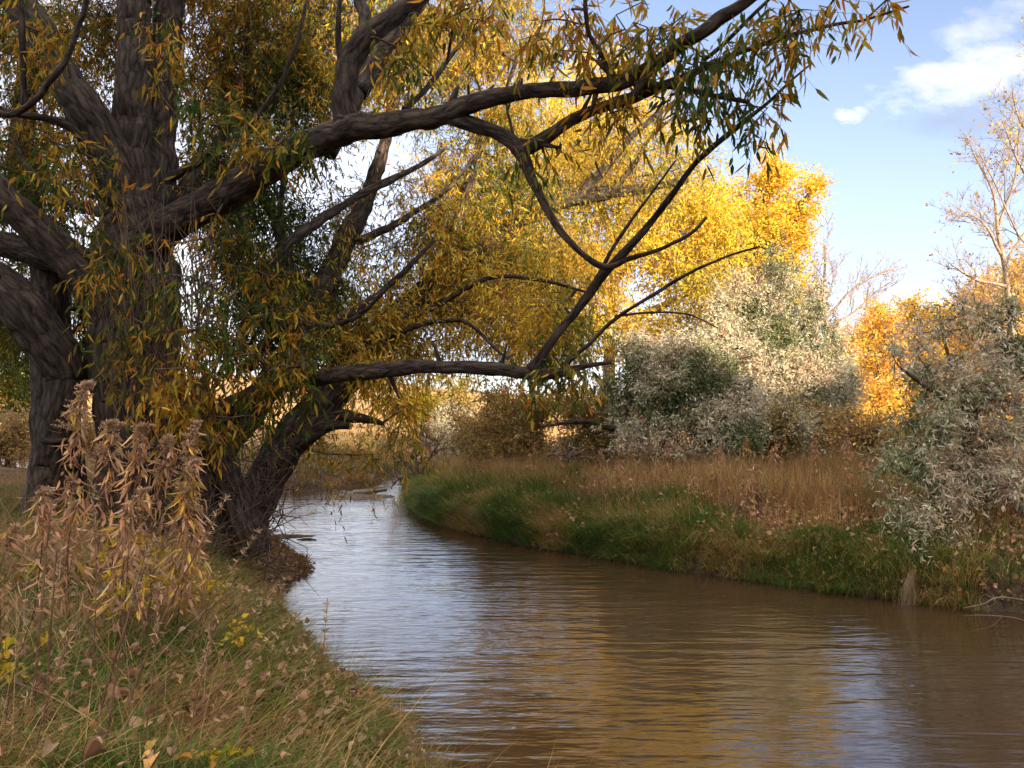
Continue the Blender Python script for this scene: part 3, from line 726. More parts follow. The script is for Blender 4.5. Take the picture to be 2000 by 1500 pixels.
front = [
    (330, 120, 60, 100, 9.6, 0.5, 26), (400, 220, 70, 70, 9.4, 0.5, 32), (490, 275, 50, 55, 8.9, 0.4, 30), (590, 290, 60, 50, 8.6, 0.4, 22),
    (215, 620, 60, 130, 9.0, 0.4, 20), (370, 640, 120, 120, 8.6, 0.6, 46), (480, 640, 120, 130, 8.9, 0.6, 56), (570, 690, 80, 90, 9.2, 0.5, 40), (190, 480, 60, 90, 9.4, 0.4, 26),
    (330, 790, 120, 60, 8.8, 0.5, 34), (470, 790, 90, 50, 9.2, 0.4, 22), (120, 330, 90, 70, 9.3, 0.5, 35), (60, 60, 80, 80, 9.2, 0.5, 30), (550, 560, 60, 60, 9.8, 0.5, 30),
    (860, 30, 70, 40, 7.9, 0.4, 20), (930, 10, 80, 40, 7.7, 0.4, 16), (780, 110, 60, 60, 8.2, 0.4, 20), (1090, 60, 90, 70, 7.0, 0.5, 20), (1200, 60, 100, 80, 6.8, 0.5, 22),
    (1310, 60, 100, 60, 6.6, 0.5, 20), (1360, 150, 100, 60, 6.5, 0.4, 18), (1430, 220, 90, 50, 6.5, 0.4, 13), (1420, 80, 80, 60, 6.4, 0.4, 14), (1520, 60, 60, 50, 6.2, 0.3, 16), (1560, 20, 60, 30, 6.1, 0.3, 10), (1200, 200, 60, 40, 7.0, 0.3, 14), (1500, 190, 40, 40, 6.7, 0.2, 5),
    (1680, 5, 90, 12, 5.95, 0.2, 6), (1110, 720, 60, 40, 7.7, 0.3, 22), (1060, 690, 40, 30, 7.8, 0.3, 8), (1060, 290, 50, 25, 7.4, 0.2, 8), (720, 715, 60, 30, 9.0, 0.3, 10)]
fpts = np.vstack([ell(*q) for q in front])
WCOL = GREEN + OLIVE + AMBER + YEL[:1]
WW = [2.6, 2.6, 2.8, 2.6, 2.2, 1.4, 0.8, 1.4]
nsp = 170
s0 = np.array([P(215 + 210 * rng.random(), 560 + 330 * rng.random(), 9.55 - 0.5 * rng.random()) for _ in range(nsp)])
s1 = s0 + np.column_stack([rng.normal(size=nsp) * 0.25 + 0.08, -0.15 - 0.3 * rng.random(nsp), 0.5 + 1.3 * rng.random(nsp)])
smid = (s0 + s1) / 2 + rng.normal(size=(nsp, 3)) * 0.06
sm = MB()
V, Fc, B = prisms(s0, smid, np.full(nsp, 0.009), np.full(nsp, 0.006), 5); sm.add(V, Fc, bark=B)
V, Fc, B = prisms(smid, s1, np.full(nsp, 0.006), np.full(nsp, 0.002), 5); sm.add(V, Fc, bark=B)
o = sm.build('sprouts', bark_mat('sprout_bark', (0.10, 0.075, 0.055), (0.24, 0.18, 0.13), 0.2), T.root); o['kind'] = 'stuff'
fpts = np.vstack([fpts, s1[::4]])
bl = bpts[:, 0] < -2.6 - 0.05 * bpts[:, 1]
WSHADED = [tuple(0.74 * v for v in c_) for c_ in WCOL]  # left crown: shade of the canopy put into darker leaf colours
ra, sa_ = shoots(bpts[bl], 3, 12, 0.75, 0.13, 0.023, WSHADED, [4.2, 4.0, 3.0, 2.0, 1.9, 1.6, 1.0, 0.3], droop=0.55, scale=0.55, seed=5, stem=0.0022, jitter=0.2, leafdroop=0.75)
rb, sb_ = shoots(bpts[~bl], 3, 11, 0.75, 0.13, 0.023, [tuple(min(0.8, 1.3 * v) for v in c_) for c_ in WCOL], [1.4, 2.4, 3.0, 3.4, 2.0, 0.8, 0.5, 3.4], droop=0.55, scale=0.55, seed=5, stem=0.0022, jitter=0.2, leafdroop=0.75)  # right crown: backlit glow painted in by brightening the leaf colours
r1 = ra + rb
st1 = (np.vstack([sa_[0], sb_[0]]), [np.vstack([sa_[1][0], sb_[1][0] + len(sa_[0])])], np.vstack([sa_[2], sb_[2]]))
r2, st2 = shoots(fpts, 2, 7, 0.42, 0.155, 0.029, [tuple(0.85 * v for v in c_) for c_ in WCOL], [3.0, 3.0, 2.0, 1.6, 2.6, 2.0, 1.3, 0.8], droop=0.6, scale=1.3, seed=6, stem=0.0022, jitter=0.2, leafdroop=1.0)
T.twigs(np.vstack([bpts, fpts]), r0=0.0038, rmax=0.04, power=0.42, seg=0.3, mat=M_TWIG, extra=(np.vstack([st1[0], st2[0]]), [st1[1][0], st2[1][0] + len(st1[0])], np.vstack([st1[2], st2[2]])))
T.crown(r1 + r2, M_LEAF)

# --- trees and shrubs behind ---------------------------------------------
def bg_tree(name, label, cat, base_px, depth, trunk, limbs, blobs, mat, cols, weights=None, k=3, m=7, slen=0.6, llen=0.11, lwid=0.04, shape='quad', droop=0.3, up=0.0, bark=None, group=None, r0=0.006, scale=0.5, seed=0, seg=0.6, jitter=0.2, rmax=0.09, patch=0.5, sides=10, ttop=None):
    gpt = ground_pt(base_px, depth)
    t = Tree(name, label, cat, gpt, bark or M_TWIG, group)
    py0 = 815 + (EYE - gpt[2] + 0.15) * F / depth
    t.limb('trunk', [(base_px, py0, depth, trunk[0][3] * 1.4 if len(trunk[0]) > 3 else 20)] + list(trunk), sides, 0.12, 0.25, flare=0.4)
    for l in limbs: t.limb('limb', l, 8, 0.1, 0.25)
    pts = np.vstack([ell(*q) for q in blobs])
    t.twigs(pts, r0=r0, rmax=rmax, seg=seg, sides=4)
    if cols is not None:
        rr_, _ = shoots(pts, k, m, slen, llen, lwid, cols, weights, droop=droop, up=up, scale=scale, seed=seed, shape=shape, jitter=jitter, patch=patch)
        t.crown(rr_, mat)
    return t
YG = [(0.36, 0.33, 0.045), (0.54, 0.44, 0.05), (0.70, 0.52, 0.06), (0.76, 0.50, 0.05), (0.72, 0.42, 0.04)]
GOLD = [(0.66, 0.50, 0.06), (0.78, 0.55, 0.07), (0.78, 0.48, 0.045), (0.74, 0.38, 0.035)]
ORG = [(0.72, 0.48, 0.09), (0.74, 0.44, 0.07), (0.72, 0.37, 0.07), (0.68, 0.46, 0.16)]
bg_tree('golden_willow', 'broad yellow-green willow in full sun behind the right bank', 'tree', 1190, 27,
    [(1190, 700, 27, 22), (1200, 560, 27.2, 19), (1210, 420, 27.5, 15), (1215, 260, 28, 10), (1200, 130, 28.5, 5)],
    [[(1200, 580, 27.2, 22), (1100, 460, 26.5, 16), (1020, 340, 26, 10), (960, 230, 26, 5)], [(1205, 540, 27.3, 22), (1300, 420, 26.6, 16), (1380, 330, 26.2, 8)], [(1208, 480, 27.4, 20), (1130, 320, 28.5, 12), (1090, 200, 29, 6)], [(1195, 640, 27, 20), (1330, 580, 26, 12), (1430, 520, 25.5, 6)], [(1195, 640, 27, 20), (1050, 600, 26.4, 12), (940, 560, 26, 6)]],
    [(1200, 260, 170, 150, 27.5, 2.6, 420), (1080, 330, 150, 150, 27, 2.4, 380), (1330, 400, 130, 120, 26.8, 2.2, 360), (1180, 500, 210, 150, 26.5, 2.6, 520), (1360, 560, 110, 110, 26, 2.0, 300), (1020, 560, 150, 110, 26.5, 2, 420), (930, 430, 110, 110, 27.5, 2, 110), (1250, 660, 160, 60, 26, 2, 220), (1080, 130, 110, 100, 28, 2, 140), (1400, 440, 60, 70, 26, 1.5, 120)],
    M_GOLD, YG, [1.0, 1.8, 2.8, 2.6, 1.2], k=3, m=9, slen=0.7, llen=0.16, lwid=0.055, bark=M_PALE, droop=0.5, scale=0.3, seed=11, group='sunlit yellow trees behind the right bank')
bg_tree('cottonwood_tree', 'tall golden cottonwood with a ragged top right of the willow', 'tree', 1470, 36,
    [(1470, 720, 36, 17), (1475, 560, 36, 15), (1490, 430, 36, 12), (1510, 330, 36, 12), (1525, 280, 36, 5)],
    [[(1475, 540, 36, 16), (1545, 440, 35.5, 10), (1590, 360, 35, 4)], [(1473, 580, 36, 16), (1400, 470, 36.5, 10), (1370, 390, 37, 5)], [(1480, 500, 36, 14), (1560, 400, 36, 8), (1615, 355, 36, 3)]],
    [(1515, 330, 42, 60, 36, 1.6, 130), (1480, 430, 80, 80, 36, 2, 330), (1545, 440, 55, 70, 35.6, 1.6, 170), (1440, 520, 90, 90, 36, 2.2, 340), (1530, 530, 55, 70, 35.6, 1.6, 190), (1590, 375, 40, 25, 35.5, 0.8, 40), (1570, 410, 28, 20, 35.5, 0.8, 30), (1400, 420, 60, 60, 36.5, 1.6, 140), (1480, 620, 110, 60, 35.5, 2, 150)],
    M_GOLD, GOLD, [1.6, 2, 2, 1], k=4, m=8, slen=0.75, llen=0.11, lwid=0.10, droop=0.1, scale=0.3, seed=12, group='sunlit yellow trees behind the right bank')
bg_tree('yellow_tree', 'low bright yellow tree far upstream under the horizontal limb', 'tree', 830, 40,
    [(830, 820, 40, 16), (835, 760, 40, 10), (840, 720, 40, 5)], [],
    [(800, 780, 60, 40, 40, 2, 160), (870, 770, 60, 40, 41, 2, 140), (1010, 800, 90, 30, 42, 2, 140)],
    M_GOLD, YG, [1, 2, 3, 2, 1], k=3, m=7, slen=0.7, llen=0.16, lwid=0.08, scale=0.3, seed=13)
bg_tree('green_tree', 'dim green tree standing left behind the willow trunks', 'tree', 20, 30,
    [(20, 800, 30, 13), (30, 700, 30, 10), (40, 600, 30, 10)], [[(28, 720, 30, 14), (110, 660, 30, 8)], [(28, 700, 30, 14), (-60, 620, 30, 8)]],
    [(0, 680, 90, 90, 30, 2.5, 300), (-90, 640, 90, 110, 30, 2.5, 240), (70, 740, 50, 40, 30, 1.5, 90), (0, 780, 100, 50, 29, 2, 200)],
    M_GOLD, GREEN + OLIVE + YEL, [3, 3, 2, 2, 1, 1], k=3, m=7, slen=0.7, llen=0.16, lwid=0.06, scale=0.3, seed=14)
# far orange trees
og = 'orange trees along the far edge of the meadow'
for i, (px, dpt, top, w_, lab, cl) in enumerate([
        (1640, 58, 640, 75, 'orange tree low on the skyline left of the gap, right of the silver bushes', ORG),
        (1715, 52, 590, 62, 'rusty orange tree with a rounded top right of the silver bushes', ORG),
        (1785, 60, 568, 66, 'pale golden round tree in the middle of the skyline gap', GOLD[:1] + ORG),
        (1850, 64, 585, 60, 'yellow-orange tree in the skyline gap, next to the peach tree behind the slender bare tree', GOLD[2:] + ORG[:1]),
        (1905, 55, 520, 60, 'peach-orange tree behind the slender bare tree on the right', ORG[:1] + [(0.66, 0.42, 0.18)]),
        (1985, 50, 500, 55, 'peach-orange tree at the right edge of the photo', ORG[:1] + [(0.66, 0.42, 0.18)])]):
    mid = (top + 790) / 2
    bg_tree('orange_tree', lab, 'tree', px, dpt, [(px, 790, dpt, 14), (px + 4, mid, dpt, 9), (px, top + 20, dpt, 3)],
        [[(px, mid + 60, dpt, 6), (px - w_ * 0.6, mid - 20, dpt, 3)], [(px, mid + 40, dpt, 6), (px + w_ * 0.6, mid - 30, dpt, 3)]],
        [(px, mid + 20, w_ * 1.15, (790 - top) * 0.45, dpt, 2.4, 300), (px + 8, top + 55, w_ * 0.8, 50, dpt, 2, 200), (px, 800, w_ * 1.2, 60, dpt - 4, 2.4, 220)],
        M_GOLD, cl, None, k=4, m=7, slen=0.9, llen=0.17, lwid=0.13, scale=0.3, seed=20 + i, group=og, droop=0.1, r0=0.01, seg=1.0)

# silver-leaved shrubs (grey green, narrow leaves)
SIL = [(0.14, 0.18, 0.075), (0.33, 0.32, 0.20), (0.52, 0.48, 0.34), (0.60, 0.55, 0.41), (0.48, 0.38, 0.27)]
sg = 'silver-leaved bushes on the right bank'
def olive(label, px, dpt, trunk, limbs, blobs, w_=None, seed=0, **kw):
    blobs = [(*q_, 0.9) for q_ in blobs]
    return bg_tree('silver_bush', label, 'bush', px, dpt, trunk, limbs, blobs, M_SILVER, SIL, w_, group=sg, seed=seed, scale=1.1, patch=0.9, **kw)
olive('wide rounded silver-grey bush with a dark hollow at its foot, behind the tall grass', 1300, 19.5,
    [(1300, 830, 19.5, 20), (1310, 760, 19.6, 14), (1330, 690, 19.8, 8)], [[(1300, 820, 19.5, 16), (1240, 740, 19, 9), (1215, 680, 19, 4)], [(1305, 800, 19.5, 18), (1400, 730, 19, 9), (1450, 680, 19, 4)]],
    [(1310, 740, 95, 70, 19.2, 1.1, 480), (1400, 720, 100, 75, 19.5, 1.2, 480), (1370, 840, 150, 50, 18.6, 0.9, 480), (1500, 850, 110, 40, 18.6, 0.9, 260), (1240, 780, 60, 60, 19.2, 0.9, 170), (1240, 690, 55, 50, 20, 1, 90), (1450, 800, 80, 60, 19, 1, 180)],
    [1.5, 2.5, 2.6, 1.6, 1.4], 41, k=4, m=10, slen=0.45, llen=0.11, lwid=0.032, droop=0.3, up=0.2, shape='quad')
olive('tallest silver bush rising to a feathery point against the yellow cottonwood', 1530, 22,
    [(1530, 830, 22, 14), (1535, 720, 22, 11), (1530, 620, 22, 12), (1515, 540, 22, 5)], [[(1535, 720, 22, 14), (1450, 640, 21.6, 8), (1415, 590, 21.5, 4)], [(1533, 680, 22, 12), (1590, 610, 22, 7), (1610, 570, 22, 3)]],
    [(1510, 580, 60, 65, 22, 1.0, 240), (1555, 650, 75, 70, 21.8, 1.1, 290), (1440, 610, 50, 50, 21.6, 0.9, 120), (1480, 690, 90, 60, 21.6, 1.1, 380), (1560, 740, 90, 70, 21.6, 1.1, 380), (1560, 830, 90, 50, 21, 1.0, 260), (1590, 600, 30, 40, 22, 0.7, 60), (1500, 520, 14, 34, 22, 0.3, 26), (1545, 545, 14, 30, 22, 0.3, 24), (1405, 575, 14, 34, 21.5, 0.3, 24), (1440, 556, 12, 30, 21.5, 0.3, 18)],
    [1.8, 2.2, 2.4, 2.0, 1.4], 42, k=4, m=10, slen=0.5, llen=0.11, lwid=0.034, droop=0.3, up=0.3, shape='quad')
olive('pale sunlit silver bush at the right end of the bush row', 1640, 24,
    [(1640, 840, 24, 18), (1645, 760, 24, 12), (1640, 690, 24, 5)], [],
    [(1630, 720, 50, 60, 24, 1.0, 170), (1600, 780, 60, 60, 23.5, 1.0, 150), (1650, 770, 35, 60, 24, 0.8, 90)],
    [1, 2, 3, 3, 1], 43, k=4, m=10, slen=0.5, llen=0.11, lwid=0.03, droop=0.3, up=0.2, shape='quad')
olive('small hazy grey bush far upstream beside the twiggy shrub', 885, 32,
    [(885, 870, 32, 10), (885, 810, 32, 7), (880, 780, 32, 3)], [],
    [(875, 820, 42, 40, 32, 1.2, 180), (900, 860, 45, 30, 31, 1, 90)],
    [1, 2, 3, 2, 2], 44, k=3, m=9, slen=0.6, llen=0.12, lwid=0.04, shape='quad')
# the near one on the right
t = olive('near silver bush with a dark leaning trunk overhanging the water at the right edge', 1915, 12.5,
    [(1915, 960, 12.5, 44), (1890, 880, 12.4, 34), (1900, 810, 12.4, 26), (1940, 740, 12.5, 16), (1960, 660, 12.6, 7)],
    [[(1890, 890, 12.4, 26), (1840, 940, 12.2, 22), (1780, 930, 12.0, 16), (1745, 895, 11.9, 7)], [(1900, 820, 12.4, 18), (1830, 770, 12.2, 11), (1760, 720, 12.0, 6)], [(1905, 880, 12.4, 20), (1960, 850, 12.2, 14), (2040, 850, 12.0, 8)], [(1915, 790, 12.4, 16), (1990, 740, 12.2, 10), (2060, 680, 12, 6)], [(1840, 940, 12.2, 10), (1830, 1010, 11.4, 6), (1800, 1120, 10.6, 4), (1775, 1180, 10.0, 2.5)], [(1900, 840, 12.4, 14), (1860, 720, 12.6, 8), (1840, 650, 12.7, 4)]],
    [(1870, 740, 80, 55, 12.4, 0.8, 110), (1970, 705, 75, 60, 12.4, 0.8, 110), (1795, 815, 65, 60, 12.1, 0.7, 90), (1900, 800, 110, 60, 12.2, 0.9, 110), (1980, 820, 60, 80, 12, 0.8, 70), (1765, 890, 60, 36, 11.9, 0.6, 45), (1860, 880, 85, 46, 11.8, 0.7, 65), (1960, 940, 70, 60, 11.6, 0.6, 60), (1860, 960, 80, 40, 11.4, 0.5, 45), (1800, 1010, 50, 30, 11.0, 0.3, 14), (2080, 760, 90, 120, 12.2, 1, 90), (1840, 640, 16, 36, 12.6, 0.2, 16), (1920, 620, 40, 26, 12.5, 0.3, 26), (1748, 680, 14, 40, 12, 0.2, 14), (1795, 655, 14, 36, 12.3, 0.2, 14), (1880, 605, 12, 30, 12.5, 0.2, 12), (1975, 600, 20, 36, 12.5, 0.2, 16), (1745, 985, 18, 22, 11, 0.2, 8), (1790, 1060, 22, 30, 10.6, 0.2, 9), (1850, 1060, 30, 30, 10.8, 0.2, 9)],
    [3.2, 2.6, 1.8, 1.0, 2.6], 45, k=4, m=9, slen=0.40, llen=0.105, lwid=0.021, droop=0.3, up=0.1, shape='lance', r0=0.0035, seg=0.3, rmax=0.03)

# bare trees
def sprays(t, mb, path, rad, n, L0, lev, up, rmin, tlo=0.3):
    """fork side branches off a path, recursively, ending in fine twigs"""
    m = len(path)
    for q in range(n):
        f_ = tlo + (1 - tlo) * (q + rng.random()) / n; i_ = min(m - 2, int(f_ * (m - 1)))
        dv = unit(path[i_ + 1] - path[i_])
        side = rng.normal(size=3); side = unit(side - dv * np.dot(side, dv))
        d_ = unit(dv * 0.75 + side * 0.75 + np.array([0, 0, up]))
        L = L0 * (0.55 + 0.6 * rng.random()) * (1.15 - 0.6 * f_)
        k = max(3, int(L / 0.25)); p = [path[i_]]
        for _ in range(k):
            d_ = unit(d_ + rng.normal(size=3) * 0.16 + np.array([0, 0, up * 0.25])); p.append(p[-1] + d_ * L / k)
        p = np.array(p); r0_ = max(rmin, min(rad[i_] * 0.55, L * 0.011)); r_ = np.linspace(r0_, max(rmin * 0.6, r0_ * 0.25), k + 1)
        V, Fc, B = prisms(p[:-1], p[1:], r_[:-1], r_[1:], 4); mb.add(V, Fc, bark=B)
        if lev > 0: sprays(t, mb, p, r_, max(3, int(n * 0.62)), L * 0.55, lev - 1, up, rmin, 0.2)
        else: t.tips.append(p[-1])
def bare_tall(label, px, dpt, trunk, limbs, n, L0, lev, rmin, leafy=None, up=0.25, seed=0, lw=0.6):
    gpt = ground_pt(px, dpt)
    t = Tree('bare_tree', label, 'tree', gpt, M_PALE, 'leafless trees'); t.tips = []
    py0 = 815 + (EYE - gpt[2] + 0.15) * F / dpt
    t.limb('trunk', [(px, py0, dpt, trunk[0][3] * 1.3)] + trunk, 10, 0.1, 0.25, wig=0.03)
    for l in limbs: t.limb('limb', [(a_, b_, c_, w_ * lw) for a_, b_, c_, w_ in l], 8, 0.08, 0.2, wig=0.04)
    mb = MB()
    for k, (p, r) in enumerate(zip(t.sk, t.sr)):
        sprays(t, mb, p, r, n if k == 0 else max(4, int(n * 0.7)), L0 if k == 0 else L0 * 0.75, lev, up, rmin, 0.4 if k == 0 else 0.25)
    o = mb.build('twigs', M_PALE, t.root); o['kind'] = 'stuff'
    if leafy:
        tips = np.array(t.tips); sel = tips[rng.random(len(tips)) < leafy[0]]
        rr_, _ = shoots(sel, 1, leafy[1], 0.2, leafy[2], leafy[2] * 0.85, leafy[3], None, droop=0.5, shape='quad', seed=seed)
        t.crown(rr_, M_DEAD)
def bare(label, px, dpt, trunk, limbs, blobs, bark, r0=0.006, leafy=None, seed=0, name='bare_tree', group='leafless trees', power=0.45, seg=0.5, cat='tree', lw=1.0):
    gpt = ground_pt(px, dpt)
    t = Tree(name, label, cat, gpt, bark, group)
    py0 = 815 + (EYE - gpt[2] + 0.15) * F / dpt
    if trunk: t.limb('trunk', [(px, py0, dpt, trunk[0][3] * 1.3)] + trunk, 10, 0.1, 0.25)
    for l in limbs: t.limb('limb', [(a_, b_, c_, w_ * lw) for a_, b_, c_, w_ in l], 8, 0.08, 0.2, wig=0.03)
    pts = np.vstack([ell(*q) for q in blobs])
    t.twigs(pts, r0=r0, rmax=0.06, power=power, seg=seg, sag=-0.06, wig=0.1)
    if leafy:
        sel = pts[rng.random(len(pts)) < leafy[0]]
        rr_, _ = shoots(sel, 1, leafy[1], 0.25, leafy[2], leafy[2] * 0.9, leafy[3], None, droop=0.5, shape='quad', seed=seed)
        t.crown(rr_, M_DEAD)
    return t
bare_tall('slender bare tree with a few dry leaves at the right edge above the silver bush', 1985, 22,
    [(1985, 700, 22, 13), (1970, 600, 22, 11), (1958, 500, 22, 9), (1945, 410, 22, 6), (1920, 330, 22.2, 4), (1895, 280, 22.4, 2)],
    [[(1965, 560, 22, 12), (1900, 540, 21.6, 8), (1855, 520, 21.4, 4)], [(1958, 500, 22, 11), (1910, 430, 21.6, 6), (1870, 400, 21.4, 3)], [(1960, 520, 22, 12), (2010, 440, 22, 8), (2040, 340, 22, 5)], [(1950, 440, 22, 9), (1985, 340, 21.6, 6), (1990, 250, 21.4, 4)], [(1972, 610, 22, 10), (1900, 600, 21.8, 6), (1850, 570, 21.6, 3)]], 16, 2.2, 2, 0.005, leafy=(0.10, 2, 0.08, [(0.35, 0.2, 0.1), (0.25, 0.12, 0.06)]), seed=51)
bare_tall('bare twiggy crown with a few yellow leaves leaning in at the upper right corner', 2120, 17,
    [(2110, 700, 17, 22), (2090, 450, 17, 17), (2060, 280, 17, 11), (2030, 160, 17, 7), (2000, 60, 17, 4)],
    [[(2075, 380, 17, 16), (2020, 350, 16.8, 9), (1980, 300, 16.6, 6), (1955, 240, 16.5, 3)], [(2060, 280, 17, 12), (2005, 250, 16.8, 7), (1975, 180, 16.6, 4)], [(2090, 450, 17, 16), (2040, 480, 16.8, 10), (1985, 460, 16.6, 7), (1945, 350, 16.4, 5), (1905, 290, 16.3, 3)]], 14, 1.9, 2, 0.004, leafy=(0.22, 2, 0.075, [(0.66, 0.46, 0.06), (0.5, 0.3, 0.06)]), seed=52, lw=0.5)
bare_tall('pale spreading bare tree standing behind the tall silver bush', 1620, 42,
    [(1620, 700, 42, 12), (1612, 630, 42, 9), (1610, 560, 42, 6), (1612, 480, 42, 4)],
    [[(1615, 620, 42, 7), (1660, 570, 42, 5), (1715, 535, 42, 3), (1755, 525, 42, 2)], [(1613, 640, 42, 6), (1680, 600, 41.5, 4), (1735, 550, 41, 2)]], 15, 3.6, 2, 0.009, seed=53, up=0.35, lw=0.8)
bare_tall('faint bare treetop low over the orange trees in the skyline gap', 1690, 70,
    [(1690, 720, 70, 8), (1690, 640, 70, 6), (1695, 560, 70, 3)],
    [], 14, 5.0, 2, 0.012, seed=54, up=0.35)

# twiggy shrubs and thickets along the right bank and upstream
M_TWG = bark_mat('grey_twig', (0.13, 0.095, 0.08), (0.24, 0.18, 0.155), 0.2)
bare('leafless purplish twiggy shrub leaning over the water upstream', 815, 25,
    [(815, 925, 25, 8), (812, 890, 25, 5)], [[(815, 930, 25, 5), (780, 890, 24.6, 4), (755, 870, 24.4, 2)], [(815, 930, 25, 5), (850, 880, 25, 4), (870, 850, 25, 2)], [(812, 935, 25, 4), (775, 930, 24, 3), (755, 925, 23.8, 2)]],
    [(800, 885, 55, 55, 25, 0.9, 420), (780, 930, 38, 24, 24.4, 0.5, 200), (850, 880, 50, 45, 25.4, 0.8, 160), (830, 840, 40, 30, 25.6, 0.8, 80)],
    M_TWG, r0=0.006, seed=55, name='twiggy_shrub', group='leafless shrubs', seg=0.4, cat='shrub')
bare('low dark tangle of bare twigs in the middle of the right bank meadow', 1110, 17.5,
    [], [[(1110, 905, 17.5, 3), (1112, 880, 17.5, 2)], [(1108, 895, 17.5, 4), (1080, 875, 17.4, 3)], [(1110, 895, 17.5, 4), (1145, 878, 17.4, 3)]],
    [(1110, 880, 55, 22, 17.4, 0.5, 160)], M_TWG, r0=0.005, seed=56, name='twiggy_shrub', group='leafless shrubs', seg=0.25, cat='shrub')
THK = [(0.18, 0.17, 0.06), (0.30, 0.21, 0.08), (0.40, 0.26, 0.11), (0.46, 0.34, 0.08), (0.30, 0.17, 0.10)]
for i, (px, dpt, cx, cy, rx, ry, n, lab, name_) in enumerate([
        (1010, 22, 1010, 820, 90, 50, 300, 'olive and orange thicket at the upstream end of the right bank', 'thicket_shrub'),
        (950, 24, 945, 850, 60, 40, 170, 'small yellow-speckled shrub beside the hazy grey bush', 'thicket_shrub'),
        (1160, 21, 1165, 810, 75, 65, 230, 'brown half-bare thicket left of the wide silver bush', 'thicket_shrub'),
        (1560, 19, 1560, 830, 100, 38, 170, 'thin mixed brush under the tallest silver bush', 'thicket_shrub'),
        (15, 24, 15, 850, 70, 45, 190, 'rusty brush beyond the willow at the left edge of the photo', 'thicket_shrub'),
        (150, 26, 150, 850, 70, 40, 170, 'brush seen between the two left willow trunks', 'thicket_shrub'),
        (590, 33, 590, 895, 60, 26, 150, 'low rusty shrub on the far bank under the leaning willow trunk', 'thicket_shrub'),
        (700, 36, 705, 890, 50, 32, 150, 'low tan shrub on the far bank just upstream of the gravel bar', 'thicket_shrub'),
        (1700, 19, 1700, 850, 60, 32, 90, 'pinkish dry brush between the silver bushes and the near one', 'thicket_shrub')]):
    bg_tree(name_, lab, 'shrub', px, dpt, [(px, 890, dpt, 8), (px, cy, dpt, 4)], [[(px, 890, dpt, 6), (px - rx * 0.6, cy, dpt, 3)], [(px, 890, dpt, 6), (px + rx * 0.6, cy - 5, dpt, 3)]],
        [(cx, cy - 6, rx, ry, dpt, 1.0, int(n * 1.5), 0.9), (cx, 870, rx, 30, dpt - 0.6, 0.8, n // 2, 0.9)], M_LEAF, THK, [2, 2, 2, 1.5, 1.5] if 'brush' not in lab and 'rusty' not in lab else [1, 2, 2.5, 1, 3], k=4, m=7, slen=0.45, llen=0.09, lwid=0.05, scale=0.8, seed=60 + i, group='brush along the right bank', r0=0.004, seg=0.4)
bare('fallen dead branch arching out of the thicket, left of the wide silver bush', 1195, 18.5, [],
    [[(1200, 838, 18.6, 12), (1150, 826, 18.4, 10), (1100, 826, 18.2, 7), (1050, 832, 18, 4)]], [(1080, 810, 40, 20, 18.2, 0.4, 18)], M_BARK, r0=0.004, seed=58, name='dead_branch', group=None, cat='branch')

# ------------------------------------------------------------------ grass
def blades(base, ln, wd, lean, bend, col, lv=3):
    """grass blades; base (n,3), ln, wd (n,), lean (n,2) horizontal lean per metre, bend droop"""
    n = len(base)
    th = rng.random(n) * 2 * np.pi
    s = np.column_stack([np.cos(th), np.sin(th), np.zeros(n)])
    ts = np.linspace(0, 1, lv + 1)
    rows = []
    for t in ts:
        c = base.copy()
        c[:, :2] += lean * (ln * (t * 0.5 + t * t * 0.6))[:, None]
        c[:, 2] += ln * (t - bend * t * t)
        w_ = wd * (1 - t) ** 0.7 * 0.5
        if t < 1: rows += [c - s * w_[:, None], c + s * w_[:, None]]
        else: rows += [c]
    V = np.stack(rows, 1); k = V.shape[1]
    i = np.arange(n)[:, None] * k
    Fs = [i + np.array([[2 * q, 2 * q + 1, 2 * q + 3, 2 * q + 2]]) for q in range(lv - 1)]
    Fs.append(i + np.array([[2 * lv - 2, 2 * lv - 1, 2 * lv]]))
    return V.reshape(-1, 3), Fs, np.repeat(col, k, axis=0)
def scatter(x0, x1, y0, y1, n, ok):
    p = np.column_stack([x0 + (x1 - x0) * rng.random(n), y0 + (y1 - y0) * rng.random(n)])
    h, d, isl = land(p)
    k = ok(p, d, isl)
    return np.column_stack([p[k], h[k]]), d[k]
def edge_dir(p):
    e = 0.05
    d = lambda q: land(q)[1]
    gxx = (d(p + [e, 0]) - d(p - [e, 0])) / (2 * e); gyy = (d(p + [0, e]) - d(p - [0, e])) / (2 * e)
    return -unit(np.column_stack([gxx, gyy]))
GG = [(0.065, 0.125, 0.022), (0.10, 0.175, 0.028), (0.17, 0.20, 0.035)]
ST = [(0.46, 0.31, 0.125), (0.55, 0.39, 0.18), (0.42, 0.235, 0.09), (0.34, 0.18, 0.075)]
def in_view(p, marg=1.15):
    return (np.abs(p[:, 0]) < p[:, 1] * (1000 / F) * marg + 0.6) & (p[:, 1] > 1.2)
